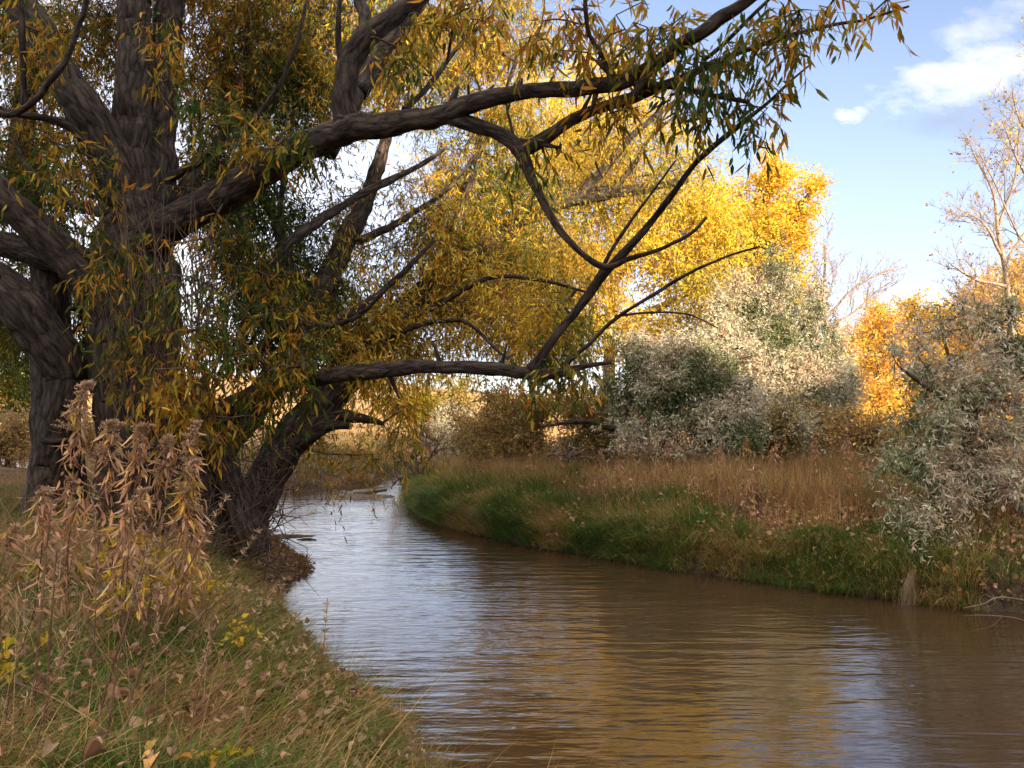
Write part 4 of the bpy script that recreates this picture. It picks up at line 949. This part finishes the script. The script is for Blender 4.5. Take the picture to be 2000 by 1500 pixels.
def tufts(cent, per, rad, ln, wd, lean_amt, bend, cols, w_, seed, water_lean=0.0, scale=0.7, lodged=0.0):
    n = len(cent)
    b = np.repeat(cent, per, axis=0)
    a = rng.random(len(b)) * 2 * np.pi; r = rad * np.sqrt(rng.random(len(b)))
    off = np.column_stack([np.cos(a), np.sin(a)])
    size = np.repeat(0.65 + 0.7 * rng.random(n), per)
    b[:, :2] += off * (r * size)[:, None]
    b[:, 2] = land(b[:, :2])[0] - 0.01
    lean = off * (lean_amt * (0.3 + rng.random(len(b))))[:, None]
    if lodged: lean += lodged * 2 * (np.column_stack([fbm(b, 1.9, 301, 2), fbm(b, 1.9, 302, 2)]) - 0.5) * 1.2 + rng.normal(size=(len(b), 2)) * lodged * 0.85
    if water_lean: lean += edge_dir(b[:, :2]) * water_lean
    L = ln * size * (0.55 + 0.7 * rng.random(len(b))); W = wd * (0.6 + 0.8 * rng.random(len(b)))
    col = palette(b, len(b), cols, w_, scale, seed, 0.22, 0.7)
    bd = np.clip(bend + 0.15 * rng.normal(size=len(b)), 0, 0.95)
    return blades(b, L, W, lean, bd, col, 4)
def bare_slope(p):
    return rng.random(len(p)) > 0.88 * sstep(5.0, 6.4, p[:, 0] + 2.2 * (fbm(np.column_stack([p, p[:, 0] * 0]), 0.9, 97, 2) - 0.5))
# right bank: lush drooping tussocks at the water
mb = MB()
c, d = scatter(-4, 12, 8, 27, 70000, lambda p, d, l: (~l) & (d > 0.0) & (d < 0.85) & in_view(p) & bare_slope(p))
mb.add(*tufts(c[:2600], 26, 0.11, 0.46, 0.009, 0.35, 0.62, GG + ST[:3], [2.6, 3, 2.2, 1.2, 0.8, 0.8], 71, 0.6, 1.1))
c, d = scatter(-4, 12, 8, 27, 40000, lambda p, d, l: (~l) & (d > 0.5) & (d < 3.4) & in_view(p) & (fbm(np.column_stack([p, p[:, 0] * 0]), 0.5, 91, 3) > 0.27 + 0.085 * d) & bare_slope(p))
mb.add(*tufts(c[:3800], 24, 0.13, 0.45, 0.009, 0.35, 0.45, GG + ST, [2.4, 2.6, 2.2, 1, 1, 1, 0.8], 72, 0.25, 1.1))
o = mb.build('grass', M_GRASS); tag(o, 'lush green grass drooping over the right bank of the stream', 'grass', kind='stuff')
mb = MB()
c, d = scatter(-5, 16, 9, 30, 30000, lambda p, d, l: (~l) & (d > 0.9) & (d < 9) & in_view(p) & (p[:, 1] < 27) & (rng.random(len(p)) < sstep(0.4, 2.6, d + 2.6 * (fbm(np.column_stack([p, p[:, 0] * 0]), 0.6, 191, 3) - 0.5))))
mb.add(*tufts(c[:3900], 20, 0.16, 0.62, 0.008, 0.30, 0.26, ST + [(0.13, 0.12, 0.04)], [2, 1.5, 2.4, 1.8, 1.6], 73, 0.05))
c, d = scatter(-5, 12, 8, 27, 9000, lambda p, d, l: (~l) & (d > 0.1) & (d < 1.6) & in_view(p))
mb.add(*tufts(c[:350], 18, 0.10, 0.40, 0.007, 0.35, 0.60, ST, [2, 2, 2, 1], 74, 0.5))
o = mb.build('dry_grass', M_GRASS); tag(o, 'brown and straw dry meadow grass on top of the right bank', 'grass', kind='stuff')
# far bank upstream
mb = MB()
c, d = scatter(-32, 2, 22, 52, 30000, lambda p, d, l: (~l) & (d > 0.05) & (d < 7) & in_view(p) & (p[:, 1] > 23))
mb.add(*tufts(c[:2200], 14, 0.3, 0.65, 0.02, 0.25, 0.25, [(0.30, 0.15, 0.07), (0.26, 0.19, 0.08), (0.14, 0.13, 0.045), (0.38, 0.26, 0.13)], [2, 2, 2, 1], 75, 0.05, 0.35))
o = mb.build('dry_grass', M_GRASS); tag(o, 'rusty dry grass on the far bank upstream where the stream bends', 'grass', kind='stuff')
mb = MB()
c, d = scatter(-75, 30, 48, 130, 14000, lambda p, d, l: (d > 0.3) & in_view(p))
mb.add(*tufts(c[:5500], 9, 0.5, 0.75, 0.06, 0.3, 0.2, [(0.50, 0.33, 0.15), (0.42, 0.27, 0.12), (0.56, 0.40, 0.20), (0.34, 0.20, 0.09)], None, 82, 0.0, 0.1))
o = mb.build('dry_grass', M_GRASS); tag(o, 'sunlit golden dry grass on the distant hillside behind the willow', 'grass', kind='stuff')
# left bank: green under-storey plus long straw
STL = [(0.38, 0.245, 0.095), (0.46, 0.32, 0.14), (0.33, 0.175, 0.065), (0.27, 0.135, 0.055)]
GGL = [(0.045, 0.095, 0.012), (0.075, 0.13, 0.016), (0.13, 0.16, 0.022)]
mb = MB()
c, d = scatter(-9, 1.2, 2.6, 16, 58000, lambda p, d, l: l & (d > 0.12) & (rng.random(len(p)) < 0.25 + sstep(0.2, 1.0, d)) & in_view(p) & (rng.random(len(p)) < np.clip(5.0 / p[:, 1], 0.15, 1)) & ~((p[:, 1] > 9.2) & (d < 2.2)))
mb.add(*tufts(c[:6500], 22, 0.12, 0.25, 0.0075, 0.55, 0.45, GGL + STL, [3.2, 3.8, 2.8, 0.9, 0.7, 1.1, 1.1], 76, 0.1, 1.3, 0.7))
o = mb.build('grass', M_GRASS); tag(o, 'short green grass carpeting the left bank in the foreground', 'grass', kind='stuff')
mb = MB()
c, d = scatter(-11, 1.0, 2.6, 20, 57000, lambda p, d, l: l & (d > 0.15) & in_view(p) & (rng.random(len(p)) < np.clip(6.0 / p[:, 1], 0.2, 1)) & ~((p[:, 1] > 9.6) & (d < 1.6)))
mb.add(*tufts(c[:1300], 11, 0.16, 0.36, 0.005, 0.8, 0.35, STL + GGL[2:], [2, 1.2, 2.6, 2.2, 1.4], 77, 0.05, 0.9, 1.0))
c2 = c[1900:3700]; c2 = c2[(c2[:, 0] < -0.40 * c2[:, 1] + 0.1)]
mb.add(*tufts(c2, 2, 0.05, 0.70, 0.0035, 0.7, 0.12, [(0.46, 0.34, 0.19), (0.38, 0.24, 0.12), (0.30, 0.16, 0.08)], None, 78, 0.0, 0.7, 0.5))
c, d = scatter(-7, 1.0, 2.8, 14, 29000, lambda p, d, l: l & (d > 0.0) & (d < 0.7) & in_view(p))
mb.add(*tufts(c[:700], 16, 0.09, 0.22, 0.006, 0.35, 0.62, STL + GGL[1:2], [2, 1.5, 2, 2, 1.4], 79, 0.3, 0.9))
o = mb.build('dry_grass', M_GRASS); tag(o, 'tangled straw-coloured dry grass among the green of the left bank', 'grass', kind='stuff')

# ------------------------------------------------------------------ fallen leaves
LIT = [(0.44, 0.28, 0.18), (0.36, 0.20, 0.115), (0.26, 0.135, 0.075), (0.50, 0.30, 0.10)]
mb = MB()
def litter(c, size, n=None, lift=0.02):
    q = len(c)
    dv = unit(np.column_stack([rng.normal(size=(q, 2)), rng.normal(size=q) * 0.35]))
    b = c + np.array([0, 0, 1.0]) * (lift + 0.05 * rng.random((q, 1)))
    L = size * (0.6 + 0.8 * rng.random(q))
    return leaves(b, dv, L, L * 0.85, palette(b, q, LIT, [3, 2.4, 2, 0.8], 1.2, 81, 0.28, 0.6), 0.5, 'heart')
c, d = scatter(4.0, 13, 8.5, 16, 12000, lambda p, d, l: (~l) & (d > 0.02) & (d < 4) & in_view(p) & (fbm(np.column_stack([p, p[:, 0] * 0]), 0.8, 95, 2) > 0.58 - 0.045 * (p[:, 0] - 3)))
mb.add(*litter(c[:4800], 0.062, lift=0.12))
c, d = scatter(-4, 6, 10, 20, 9000, lambda p, d, l: (~l) & (d > 0.02) & (d < 3.5) & in_view(p))
mb.add(*litter(c[:1300], 0.055, lift=0.24))
c, d = scatter(-5.5, -2.6, 9, 14.5, 9000, lambda p, d, l: l & (d > 0.0) & (d < 1.8) & in_view(p))
mb.add(*litter(c[:2600], 0.07, lift=0.0))
c, d = scatter(-4, 1.5, 2.5, 9, 5000, lambda p, d, l: l & (d > 0.02) & (d < 1.0) & in_view(p))
mb.add(*litter(c[:2600], 0.045, lift=0.11))
c, d = scatter(-5, 1.5, 2.2, 9, 9000, lambda p, d, l: l & (d > 0.2) & (d < 6) & in_view(p))
mb.add(*litter(c[:1100], 0.045, lift=0.15))
o = mb.build('leaf_litter', M_DEAD); tag(o, 'scattered tan leaf litter covering the banks under the trees', 'leaf litter', kind='stuff')

# foreground leaves one can count
def leaf_proto(kind, alt=0):
    b_ = MB()
    n = 9
    t_ = np.linspace(0, 1, n)
    half = 0.5 * np.sin(np.pi * t_ ** 0.62) ** 0.85 * (1.0 if kind != 2 else 0.55)
    half[-1] = 0.0; half[0] = 0.02
    curl = (0.25, 0.5, 0.35)[kind] + 0.55 * alt
    rows = []
    for q in (-1, -0.5, 0, 0.5, 1):
        x = half * q; z = curl * np.abs(q) ** 1.6 * half * 1.4 + 0.18 * (t_ - 0.4) ** 2 + 0.03 * np.sin(9 * t_ + 2 * q)
        rows.append(np.column_stack([x, t_, z]))
    V = np.vstack(rows)
    i_ = (np.arange(4)[:, None] * n + np.arange(n - 1)[None, :])
    b_.add(V, [np.stack([i_, i_ + 1, i_ + n + 1, i_ + n], -1).reshape(-1, 4)], ((0.47, 0.30, 0.19), (0.34, 0.19, 0.105), (0.52, 0.32, 0.06), (0.40, 0.27, 0.17), (0.26, 0.13, 0.07), (0.46, 0.24, 0.05))[kind + 3 * alt])
    a_ = np.array([[0, 0, 0.03], [0.03, -0.25, 0.06], [0.08, -0.5, 0.02]])
    V, Fc, B = tube(catmull(a_, 0.08), np.full(len(catmull(a_, 0.08)), 0.012), 4)
    b_.add(V, Fc, (0.3, 0.18, 0.08))
    o_ = b_.build('fallen_leaf', M_DEAD, smooth=True)
    return o_
protos = [leaf_proto(k, a_) for a_ in (0, 1) for k in range(3)]
leaf_px = [(200, 1335, 0), (282, 1325, 1), (300, 1330, 1), (352, 1335, 2), (180, 1445, 0), (205, 1465, 1), (270, 1420, 0), (295, 1400, 1), (345, 1330, 1), (480, 1365, 0), (480, 1340, 1), (470, 1402, 0), (540, 1395, 1), (575, 1450, 0), (545, 1448, 0), (500, 1445, 1), (590, 1400, 0), (600, 1395, 1), (670, 1385, 0), (690, 1425, 1), (640, 1470, 0), (420, 1490, 2), (410, 1460, 1), (340, 1455, 0), (300, 1490, 1), (60, 1420, 1), (30, 1390, 1), (110, 1405, 1), (250, 1490, 0), (605, 1215, 1), (590, 1290, 0), (405, 1250, 0), (600, 1470, 1), (660, 1490, 0), (720, 1470, 1), (700, 1450, 0), (760, 1480, 1), (740, 1440, 0), (790, 1420, 1), (615, 1425, 2), (430, 1400, 1), (375, 1370, 1), (520, 1470, 2), (555, 1340, 0), (130, 1360, 1), (230, 1290, 1), (330, 1270, 2), (440, 1310, 1)]
for _ in range(56):
    yy_ = random.uniform(1260, 1495); xx_ = random.uniform(10, 560 + (yy_ - 1260) * 1.0)
    leaf_px.append((xx_, yy_, random.choice((0, 0, 1, 1, 1, 2) if _ % 3 else (0, 1))))
for i, (px, py, k) in enumerate(leaf_px):
    lo, hi = 1.5, 12.0
    for _ in range(40):                                   # march the view ray down to the grass
        mid = (lo + hi) / 2; q = P(px, py, mid)
        if q[2] > zat(q[0], q[1]) + 0.17: lo = mid
        else: hi = mid
    q = P(px, py, lo)
    pr = protos[k] if not protos[k].get('label') else protos[k + 3 * (i % 2)]
    o = pr if not pr.get('label') else pr.copy()
    if o.name not in C.objects: C.objects.link(o)
    s_ = 0.058 * random.uniform(0.7, 1.25)
    o.location = q; o.scale = (s_ * random.uniform(0.5, 0.95), s_, s_ * random.uniform(0.8, 1.5))
    o.rotation_euler = (random.uniform(-0.5, 0.6), random.uniform(-0.5, 0.5), random.uniform(0, 6.28))
    tag(o, ('curled pale tan fallen leaf lying on the grass of the left bank', 'curled brown fallen leaf lying on the grass of the left bank', 'narrow yellow fallen leaf lying on the grass of the left bank')[k], 'leaf', ('pale tan leaves fallen on the left bank', 'brown leaves fallen on the left bank', 'yellow leaves fallen on the left bank')[k])

# ------------------------------------------------------------------ wilted weeds with plumes
WD = [(0.46, 0.24, 0.10), (0.54, 0.33, 0.19), (0.42, 0.23, 0.14), (0.56, 0.33, 0.06), (0.24, 0.20, 0.04)]
def weed(label, px, d, top_py, lean, nleaf, plume, group, leafl=0.10, w_=None, seed=0):
    g0 = ground_pt(px, d)
    top = P(px + lean, top_py, d - 0.1)
    r_ = empty('wilted_weed', g0, label, 'weed', group)
    mid = (g0 + top) / 2 + np.array([random.uniform(-0.1, 0.05), random.uniform(-.05, .05), 0.06])
    tip = top + np.array([random.uniform(-0.02, 0.12), 0, -random.uniform(0.0, 0.07)])
    path = catmull(np.array([g0 - [0, 0, .05], mid, mid * 0.35 + top * 0.65 + [random.uniform(-.04, .04), 0, 0.02], top, tip]), 0.05)
    V, Fc, B = tube(path, np.linspace(0.006, 0.002, len(path)), 5)
    b_ = MB(); b_.add(V, Fc, bark=B); b_.build('stem', M_REED, r_)
    H = np.linalg.norm(top - g0)
    nleaf = int(nleaf * 1.5); t_ = 0.25 + 0.66 * rng.random(nleaf)
    idx = (t_ * (len(path) - 1)).astype(int)
    a_ = rng.random(nleaf) * 2 * np.pi
    outv = np.column_stack([np.cos(a_), np.sin(a_), np.zeros(nleaf)])
    base = path[idx] + outv * (0.015 + 0.20 * (1.05 - t_) * rng.random(nleaf))[:, None]
    dr = unit(outv * 0.4 + np.array([0, 0, -0.9]) + rng.normal(size=(nleaf, 3)) * 0.34)
    b_ = MB(); L = leafl * (0.35 + 1.0 * rng.random(nleaf))
    b_.add(*leaves(base, dr, L, (0.008 + 0.018 * rng.random(nleaf)), palette(base, nleaf, WD, w_ or [2, 2, 2, 1, 0.6], 2.0, seed, 0.3, 0.5), 0.7, 'lance'))
    b_.build('foliage', M_DEAD, r_)
    # plume: short branches carrying many tiny scales
    nb = plume * 2
    t2 = 0.74 + 0.26 * rng.random(nb)
    idx = (t2 * (len(path) - 1)).astype(int)
    a_ = rng.random(nb) * 2 * np.pi
    dv = unit(np.column_stack([np.cos(a_), np.sin(a_), 0.3 + 0.7 * rng.random(nb)]))
    ln = (0.03 + 0.42 * (1 - t2) * (0.5 + 0.7 * rng.random(nb))) * H * 0.6
    s_ = path[idx]; e_ = s_ + dv * ln[:, None]
    b_ = MB()
    V, Fc, B = prisms(s_, e_, np.full(nb, 0.0015), np.full(nb, 0.0008), 3); b_.add(V, Fc, (0.34, 0.20, 0.12))
    m_ = 20
    tt = rng.random((nb, m_, 1)); pp = (s_[:, None] * (1 - tt) + e_[:, None] * tt).reshape(-1, 3)
    b_.add(*leaves(pp, unit(rng.normal(size=(len(pp), 3)) + [0, 0, 0.5]), np.full(len(pp), 0.022), np.full(len(pp), 0.007), palette(pp, len(pp), [(0.46, 0.30, 0.18), (0.54, 0.37, 0.24), (0.38, 0.24, 0.14)], None, 3, seed, 0.2), 0.2, 'quad'))
    b_.build('seed_plume', M_DEAD, r_)
    return r_
M_REED = bark_mat('stalk', (0.10, 0.05, 0.03), (0.26, 0.15, 0.09), 0.1)
wg = 'wilted plumed weeds in front of the willow'
for i, a_ in enumerate([
        ('tallest wilted orange weed, its feathery plume against the willow trunk', 130, 5.6, 752, 40, 150, 46),
        ('orange-brown wilted weed second in height right of the tallest one', 180, 5.5, 830, 35, 130, 34),
        ('wilted weed with a pale plume in the middle of the clump', 235, 5.4, 838, 40, 140, 36),
        ('wilted weed with a wide drooping plume between the middle and the rightmost', 310, 5.6, 855, 15, 150, 34),
        ('wilted weed whose plume tips right, rightmost of the clump', 330, 5.7, 828, 55, 150, 34),
        ('yellow-leaved wilted weed low at the right of the clump', 345, 5.4, 905, 30, 160, 26),
        ('pinkish faded weed low at the left of the clump', 70, 5.0, 960, 15, 110, 24),
        ('short reddish faded weed at the left edge of the photo', 20, 4.8, 1030, 10, 90, 16),
        ('dusty pink weed low in the middle in front of the plumed clump', 250, 4.9, 960, 30, 120, 20),
        ('tawny weed leaning left under the tallest plume', 150, 5.1, 940, -10, 120, 20)]):
    weed(*a_, group=wg, seed=100 + i, w_=[1, 1, 1, 4, 2] if 'yellow' in a_[0] else None)
wg2 = 'reddish weeds on the right bank'
for i, (px, d, tp) in enumerate([(1180, 15, 880), (1230, 14.5, 872), (1310, 15.5, 862), (1400, 15, 868), (1455, 15, 855), (1520, 15.5, 870), (1590, 15, 858), (1650, 14.5, 850), (1050, 18, 865), (1090, 18, 848), (1210, 16, 900), (1350, 14, 925), (1690, 14.5, 900), (1470, 13.5, 910)]):
    weed('slim reddish dried weed sticking up from the meadow grass of the right bank', px, d, tp, random.uniform(-8, 8), 60, 18, wg2, 0.11, [2, 1, 3, 0.3, 0.2], 130 + i)

# ------------------------------------------------------------------ tall dry stalks in the left foreground
stg = 'tall dry stalks in the left foreground'
for i, (x0, y0, x1, y1, d, w_, lab) in enumerate([
        (60, 1460, 100, 985, 3.6, 7, 'thick reddish-brown stalk rising highest near the left edge'),
        (85, 1500, 112, 1060, 3.4, 6, 'brown stalk close beside the highest one near the left edge'),
        (170, 1500, 182, 955, 3.9, 3, 'thin straw stalk standing upright between two brown ones'),
        (165, 1480, 300, 1060, 3.5, 6, 'dark red-brown stalk leaning right through the clump'),
        (200, 1440, 285, 1075, 3.3, 5, 'brown stalk leaning parallel to the dark red-brown one'),
        (215, 1420, 440, 975, 3.7, 5, 'long brown stalk leaning far to the right past the tree foot'),
        (280, 1390, 505, 1040, 4.0, 3, 'pale bent straw leaning right across the dark bank'),
        (330, 1340, 560, 1130, 4.2, 3, 'pale straw arching towards the water'),
        (330, 1420, 580, 1205, 3.9, 4, 'tan stalk leaning low to the right near the water'),
        (270, 1480, 310, 1150, 3.2, 3, 'fine upright straw in the middle of the green grass'),
        (360, 1500, 425, 1210, 3.2, 3, 'straight straw right of the fine upright one'),
        (0, 1360, 75, 1170, 3.2, 3, 'straw crossing the left edge of the photo'),
        (0, 1230, 80, 1320, 3.1, 3, 'straw leaning down from the left edge of the photo'),
        (590, 1500, 640, 1180, 4.0, 2.5, 'wispy straw standing close to the water edge'),
        (40, 1500, 140, 1230, 2.9, 4, 'short brown stalk at the lower left corner'),
        (520, 1470, 610, 1280, 3.9, 2.5, 'thin straw leaning right above the fallen leaves')]):
    q = P(x0, y0, d); z0 = zat(q[0], q[1])
    top = P(x1, y1, d + 0.15)
    b0 = np.array([q[0], q[1], z0 - 0.03])
    r_ = empty('dry_stalk', (q[0], q[1], z0), lab, 'stalk', stg)
    mid = (b0 + top) / 2 + np.array([random.uniform(-0.03, 0.03), 0, 0.03])
    path = catmull(np.array([b0, mid, top]), 0.05)
    V, Fc, B = tube(path, np.linspace(w_ * 0.5 * d / F, w_ * 0.2 * d / F, len(path)), 6)
    b_ = MB(); b_.add(V, Fc, bark=B + i); b_.build('stem', M_REED if w_ > 3 else M_STRAW if 'M_STRAW' in globals() else M_REED, r_)
    nt_ = 40
    nt_ = 60; idx = len(path) - 1 - np.arange(nt_) * 6 // nt_
    dv = unit(rng.normal(size=(nt_, 3)) + np.array([0, 0, 0.8]))
    b_ = MB()
    b_.add(*leaves(path[idx], dv, np.full(nt_, 0.035), np.full(nt_, 0.006), palette(path[idx], nt_, [(0.36, 0.22, 0.12), (0.42, 0.29, 0.16)], None, 3, 5), 0.3, 'lance'))
    b_.build('husk', M_DEAD, r_)

# small plants with yellow leaves
yg = 'yellow-leaved seedlings on the left bank'
for i, (px, py, d, n, s_, lab) in enumerate([(235, 1075, 5.6, 26, 0.20, 'yellow-leaved sapling at the foot of the wilted weeds'), (285, 1130, 5.4, 18, 0.16, 'yellow-leaved seedling right below the sapling'), (235, 1170, 5.0, 20, 0.16, 'golden seedling in the tangle left of the dark bank'), (690, 1245, 6.6, 0, 0.1, ''), (475, 1245, 5.2, 16, 0.13, 'lone bright yellow seedling in the green grass'), (400, 1150, 6.2, 14, 0.14, 'green-yellow seedling at the edge of the dark bank'), (20, 1300, 3.6, 12, 0.1, 'yellowish seedling at the left edge of the photo'), (430, 1480, 3.3, 10, 0.07, 'yellow seedling low in the foreground grass')]):
    if n == 0: continue
    c0 = P(px, py, d); g0 = np.array([c0[0], c0[1], zat(c0[0], c0[1])])
    c0[2] = max(c0[2], g0[2] + 0.15)
    r_ = empty('yellow_seedling', g0, lab, 'seedling', yg)
    tips = c0 + rng.normal(size=(n, 3)) * s_ * np.array([0.6, 0.5, 0.5])
    b_ = MB()
    V, Fc, B = prisms(np.repeat(g0[None], n, 0), tips, np.full(n, 0.002), np.full(n, 0.0012), 4); b_.add(V, Fc, bark=B); b_.build('stem', M_REED, r_)
    b_ = MB(); pp = np.repeat(tips, 3, 0) + rng.normal(size=(n * 3, 3)) * 0.02
    b_.add(*leaves(pp, unit(rng.normal(size=(len(pp), 3)) + [0, 0, -0.3]), 0.034 + 0.026 * rng.random(len(pp)), 0.02 + 0.016 * rng.random(len(pp)), palette(pp, len(pp), [(0.55, 0.42, 0.03), (0.62, 0.42, 0.03), (0.30, 0.30, 0.03)], None, 3, 8, 0.15), 0.3, 'heart'))
    b_.build('foliage', M_LEAF, r_)

# ------------------------------------------------------------------ gravel bar, driftwood, debris
q = G(700, 971)
th = np.linspace(0, 2 * np.pi, 40, endpoint=False)
rings = []
for k, (f_, z_) in enumerate([(1.0, -0.05), (0.8, 0.03), (0.45, 0.07), (0.1, 0.08)]):
    wob = 1 + 0.18 * np.sin(3 * th + 1) + 0.1 * np.sin(7 * th)
    rings.append(np.column_stack([q[0] + 0.95 * f_ * wob * np.cos(th), q[1] + 0.75 * f_ * wob * np.sin(th), z_ + 0.02 * np.sin(5 * th + k)]))
V = np.vstack(rings)
i_ = np.arange(3)[:, None] * 40; j_ = np.arange(40)[None, :]; k_ = (j_ + 1) % 40
Fq = np.stack([i_ + j_, i_ + k_, i_ + 40 + k_, i_ + 40 + j_], -1).reshape(-1, 4)
b = MB(); b.add(V, [Fq, np.arange(120, 160)[None]], (0.13, 0.10, 0.085))
o = b.build('gravel_bar', M_GROUND, smooth=True); tag(o, kind='structure')
pth = catmull(np.array([[*(G(690, 970)), 0.10], [*(G(720, 969)), 0.13], [*(G(754, 966)), 0.15]]), 0.06)
V, Fc, B = tube(pth, np.linspace(0.09, 0.05, len(pth)), 10, 0.2, 3)
r_ = empty('driftwood_log', pth[0], 'weathered driftwood log stranded on the gravel bar upstream', 'log')
b = MB(); b.add(V, Fc, bark=B); b.build('log', M_WOOD, r_, smooth=True)
pth2 = catmull(np.array([pth[len(pth) // 2], pth[len(pth) // 2] + [0.15, -0.1, 0.12], pth[len(pth) // 2] + [0.4, -0.12, 0.15]]), 0.05)
V, Fc, B = tube(pth2, np.linspace(0.03, 0.012, len(pth2)), 6, 0.1, 4)
b = MB(); b.add(V, Fc, bark=B); b.build('branch_stub', M_WOOD, r_, smooth=True)
# small mud flats by the spit
for px, py, rx, ry, lab in ((560, 1048, 0.55, 0.35, 'mud'), (600, 1054, 0.22, 0.12, 'mud')):
    q = G(px, py); wob = 1 + 0.25 * np.sin(3 * th + px) + 0.15 * np.sin(8 * th)
    V = np.vstack([np.column_stack([q[0] + rx * f_ * wob * np.cos(th), q[1] + ry * f_ * wob * np.sin(th), np.full(40, z_)]) for f_, z_ in ((1, -0.03), (0.7, 0.012), (0.3, 0.03), (0.05, 0.03))])
    b = MB(); b.add(V, [Fq, np.arange(120, 160)[None]], (0.085, 0.06, 0.04)); o = b.build('mud_flat', M_GROUND, smooth=True); tag(o, kind='structure')
# bleached grass hanging from the bush into the stream
r_ = empty('hanging_debris', P(1775, 1150, 10.0), 'bleached wisp of flood-strewn grass hanging into the water below the near silver bush', 'debris')
n = 60
a_ = np.repeat(P(1780, 1130, 10.0)[None], n, 0) + rng.normal(size=(n, 3)) * [0.03, 0.03, 0.05]
e_ = np.array([P(1770 + rng.normal() * 14, 1205 + rng.normal() * 12, 9.9 + rng.normal() * 0.05) for _ in range(n)])
m_ = (a_ + e_) / 2 + rng.normal(size=(n, 3)) * 0.02
b = MB()
V, Fc, B = prisms(a_, m_, np.full(n, 0.003), np.full(n, 0.003), 3); b.add(V, Fc, (0.36, 0.26, 0.17))
V, Fc, B = prisms(m_, e_, np.full(n, 0.003), np.full(n, 0.001), 3); b.add(V, Fc, (0.36, 0.26, 0.17))
b.build('grass_wisp', M_DEAD, r_)
# bare twigs reaching over the water from the right
for pts, lab in (([(2040, 1180, 9.0, 5), (1955, 1167, 8.8, 3.5), (1920, 1180, 8.7, 2.5), (1880, 1188, 8.6, 1.5)], 'thin forked bare twig reaching over the water at the right edge, upper of two'),
                 ([(2030, 1225, 8.0, 4), (1985, 1208, 7.9, 3), (1930, 1202, 7.8, 2), (1880, 1202, 7.7, 1.2)], 'thin curved bare twig hanging low over the water at the right edge, lower of two')):
    path, rad = limb_path(pts, 0.05)
    r_ = empty('bare_twig', path[0], lab, 'twig', 'bare twigs over the water')
    V, Fc, B = tube(path, rad, 5); b = MB(); b.add(V, Fc, bark=B)
    k = len(path) // 2
    V, Fc, B = tube(catmull(np.array([path[k], path[k] + [-0.12, 0.0, -0.10], path[k] + [-0.3, 0.05, -0.16]]), 0.05), np.full(len(catmull(np.array([path[k], path[k] + [-0.12, 0.0, -0.10], path[k] + [-0.3, 0.05, -0.16]]), 0.05)), 0.003), 4)
    b.add(V, Fc, bark=B); b.build('stem', M_TWG, r_)
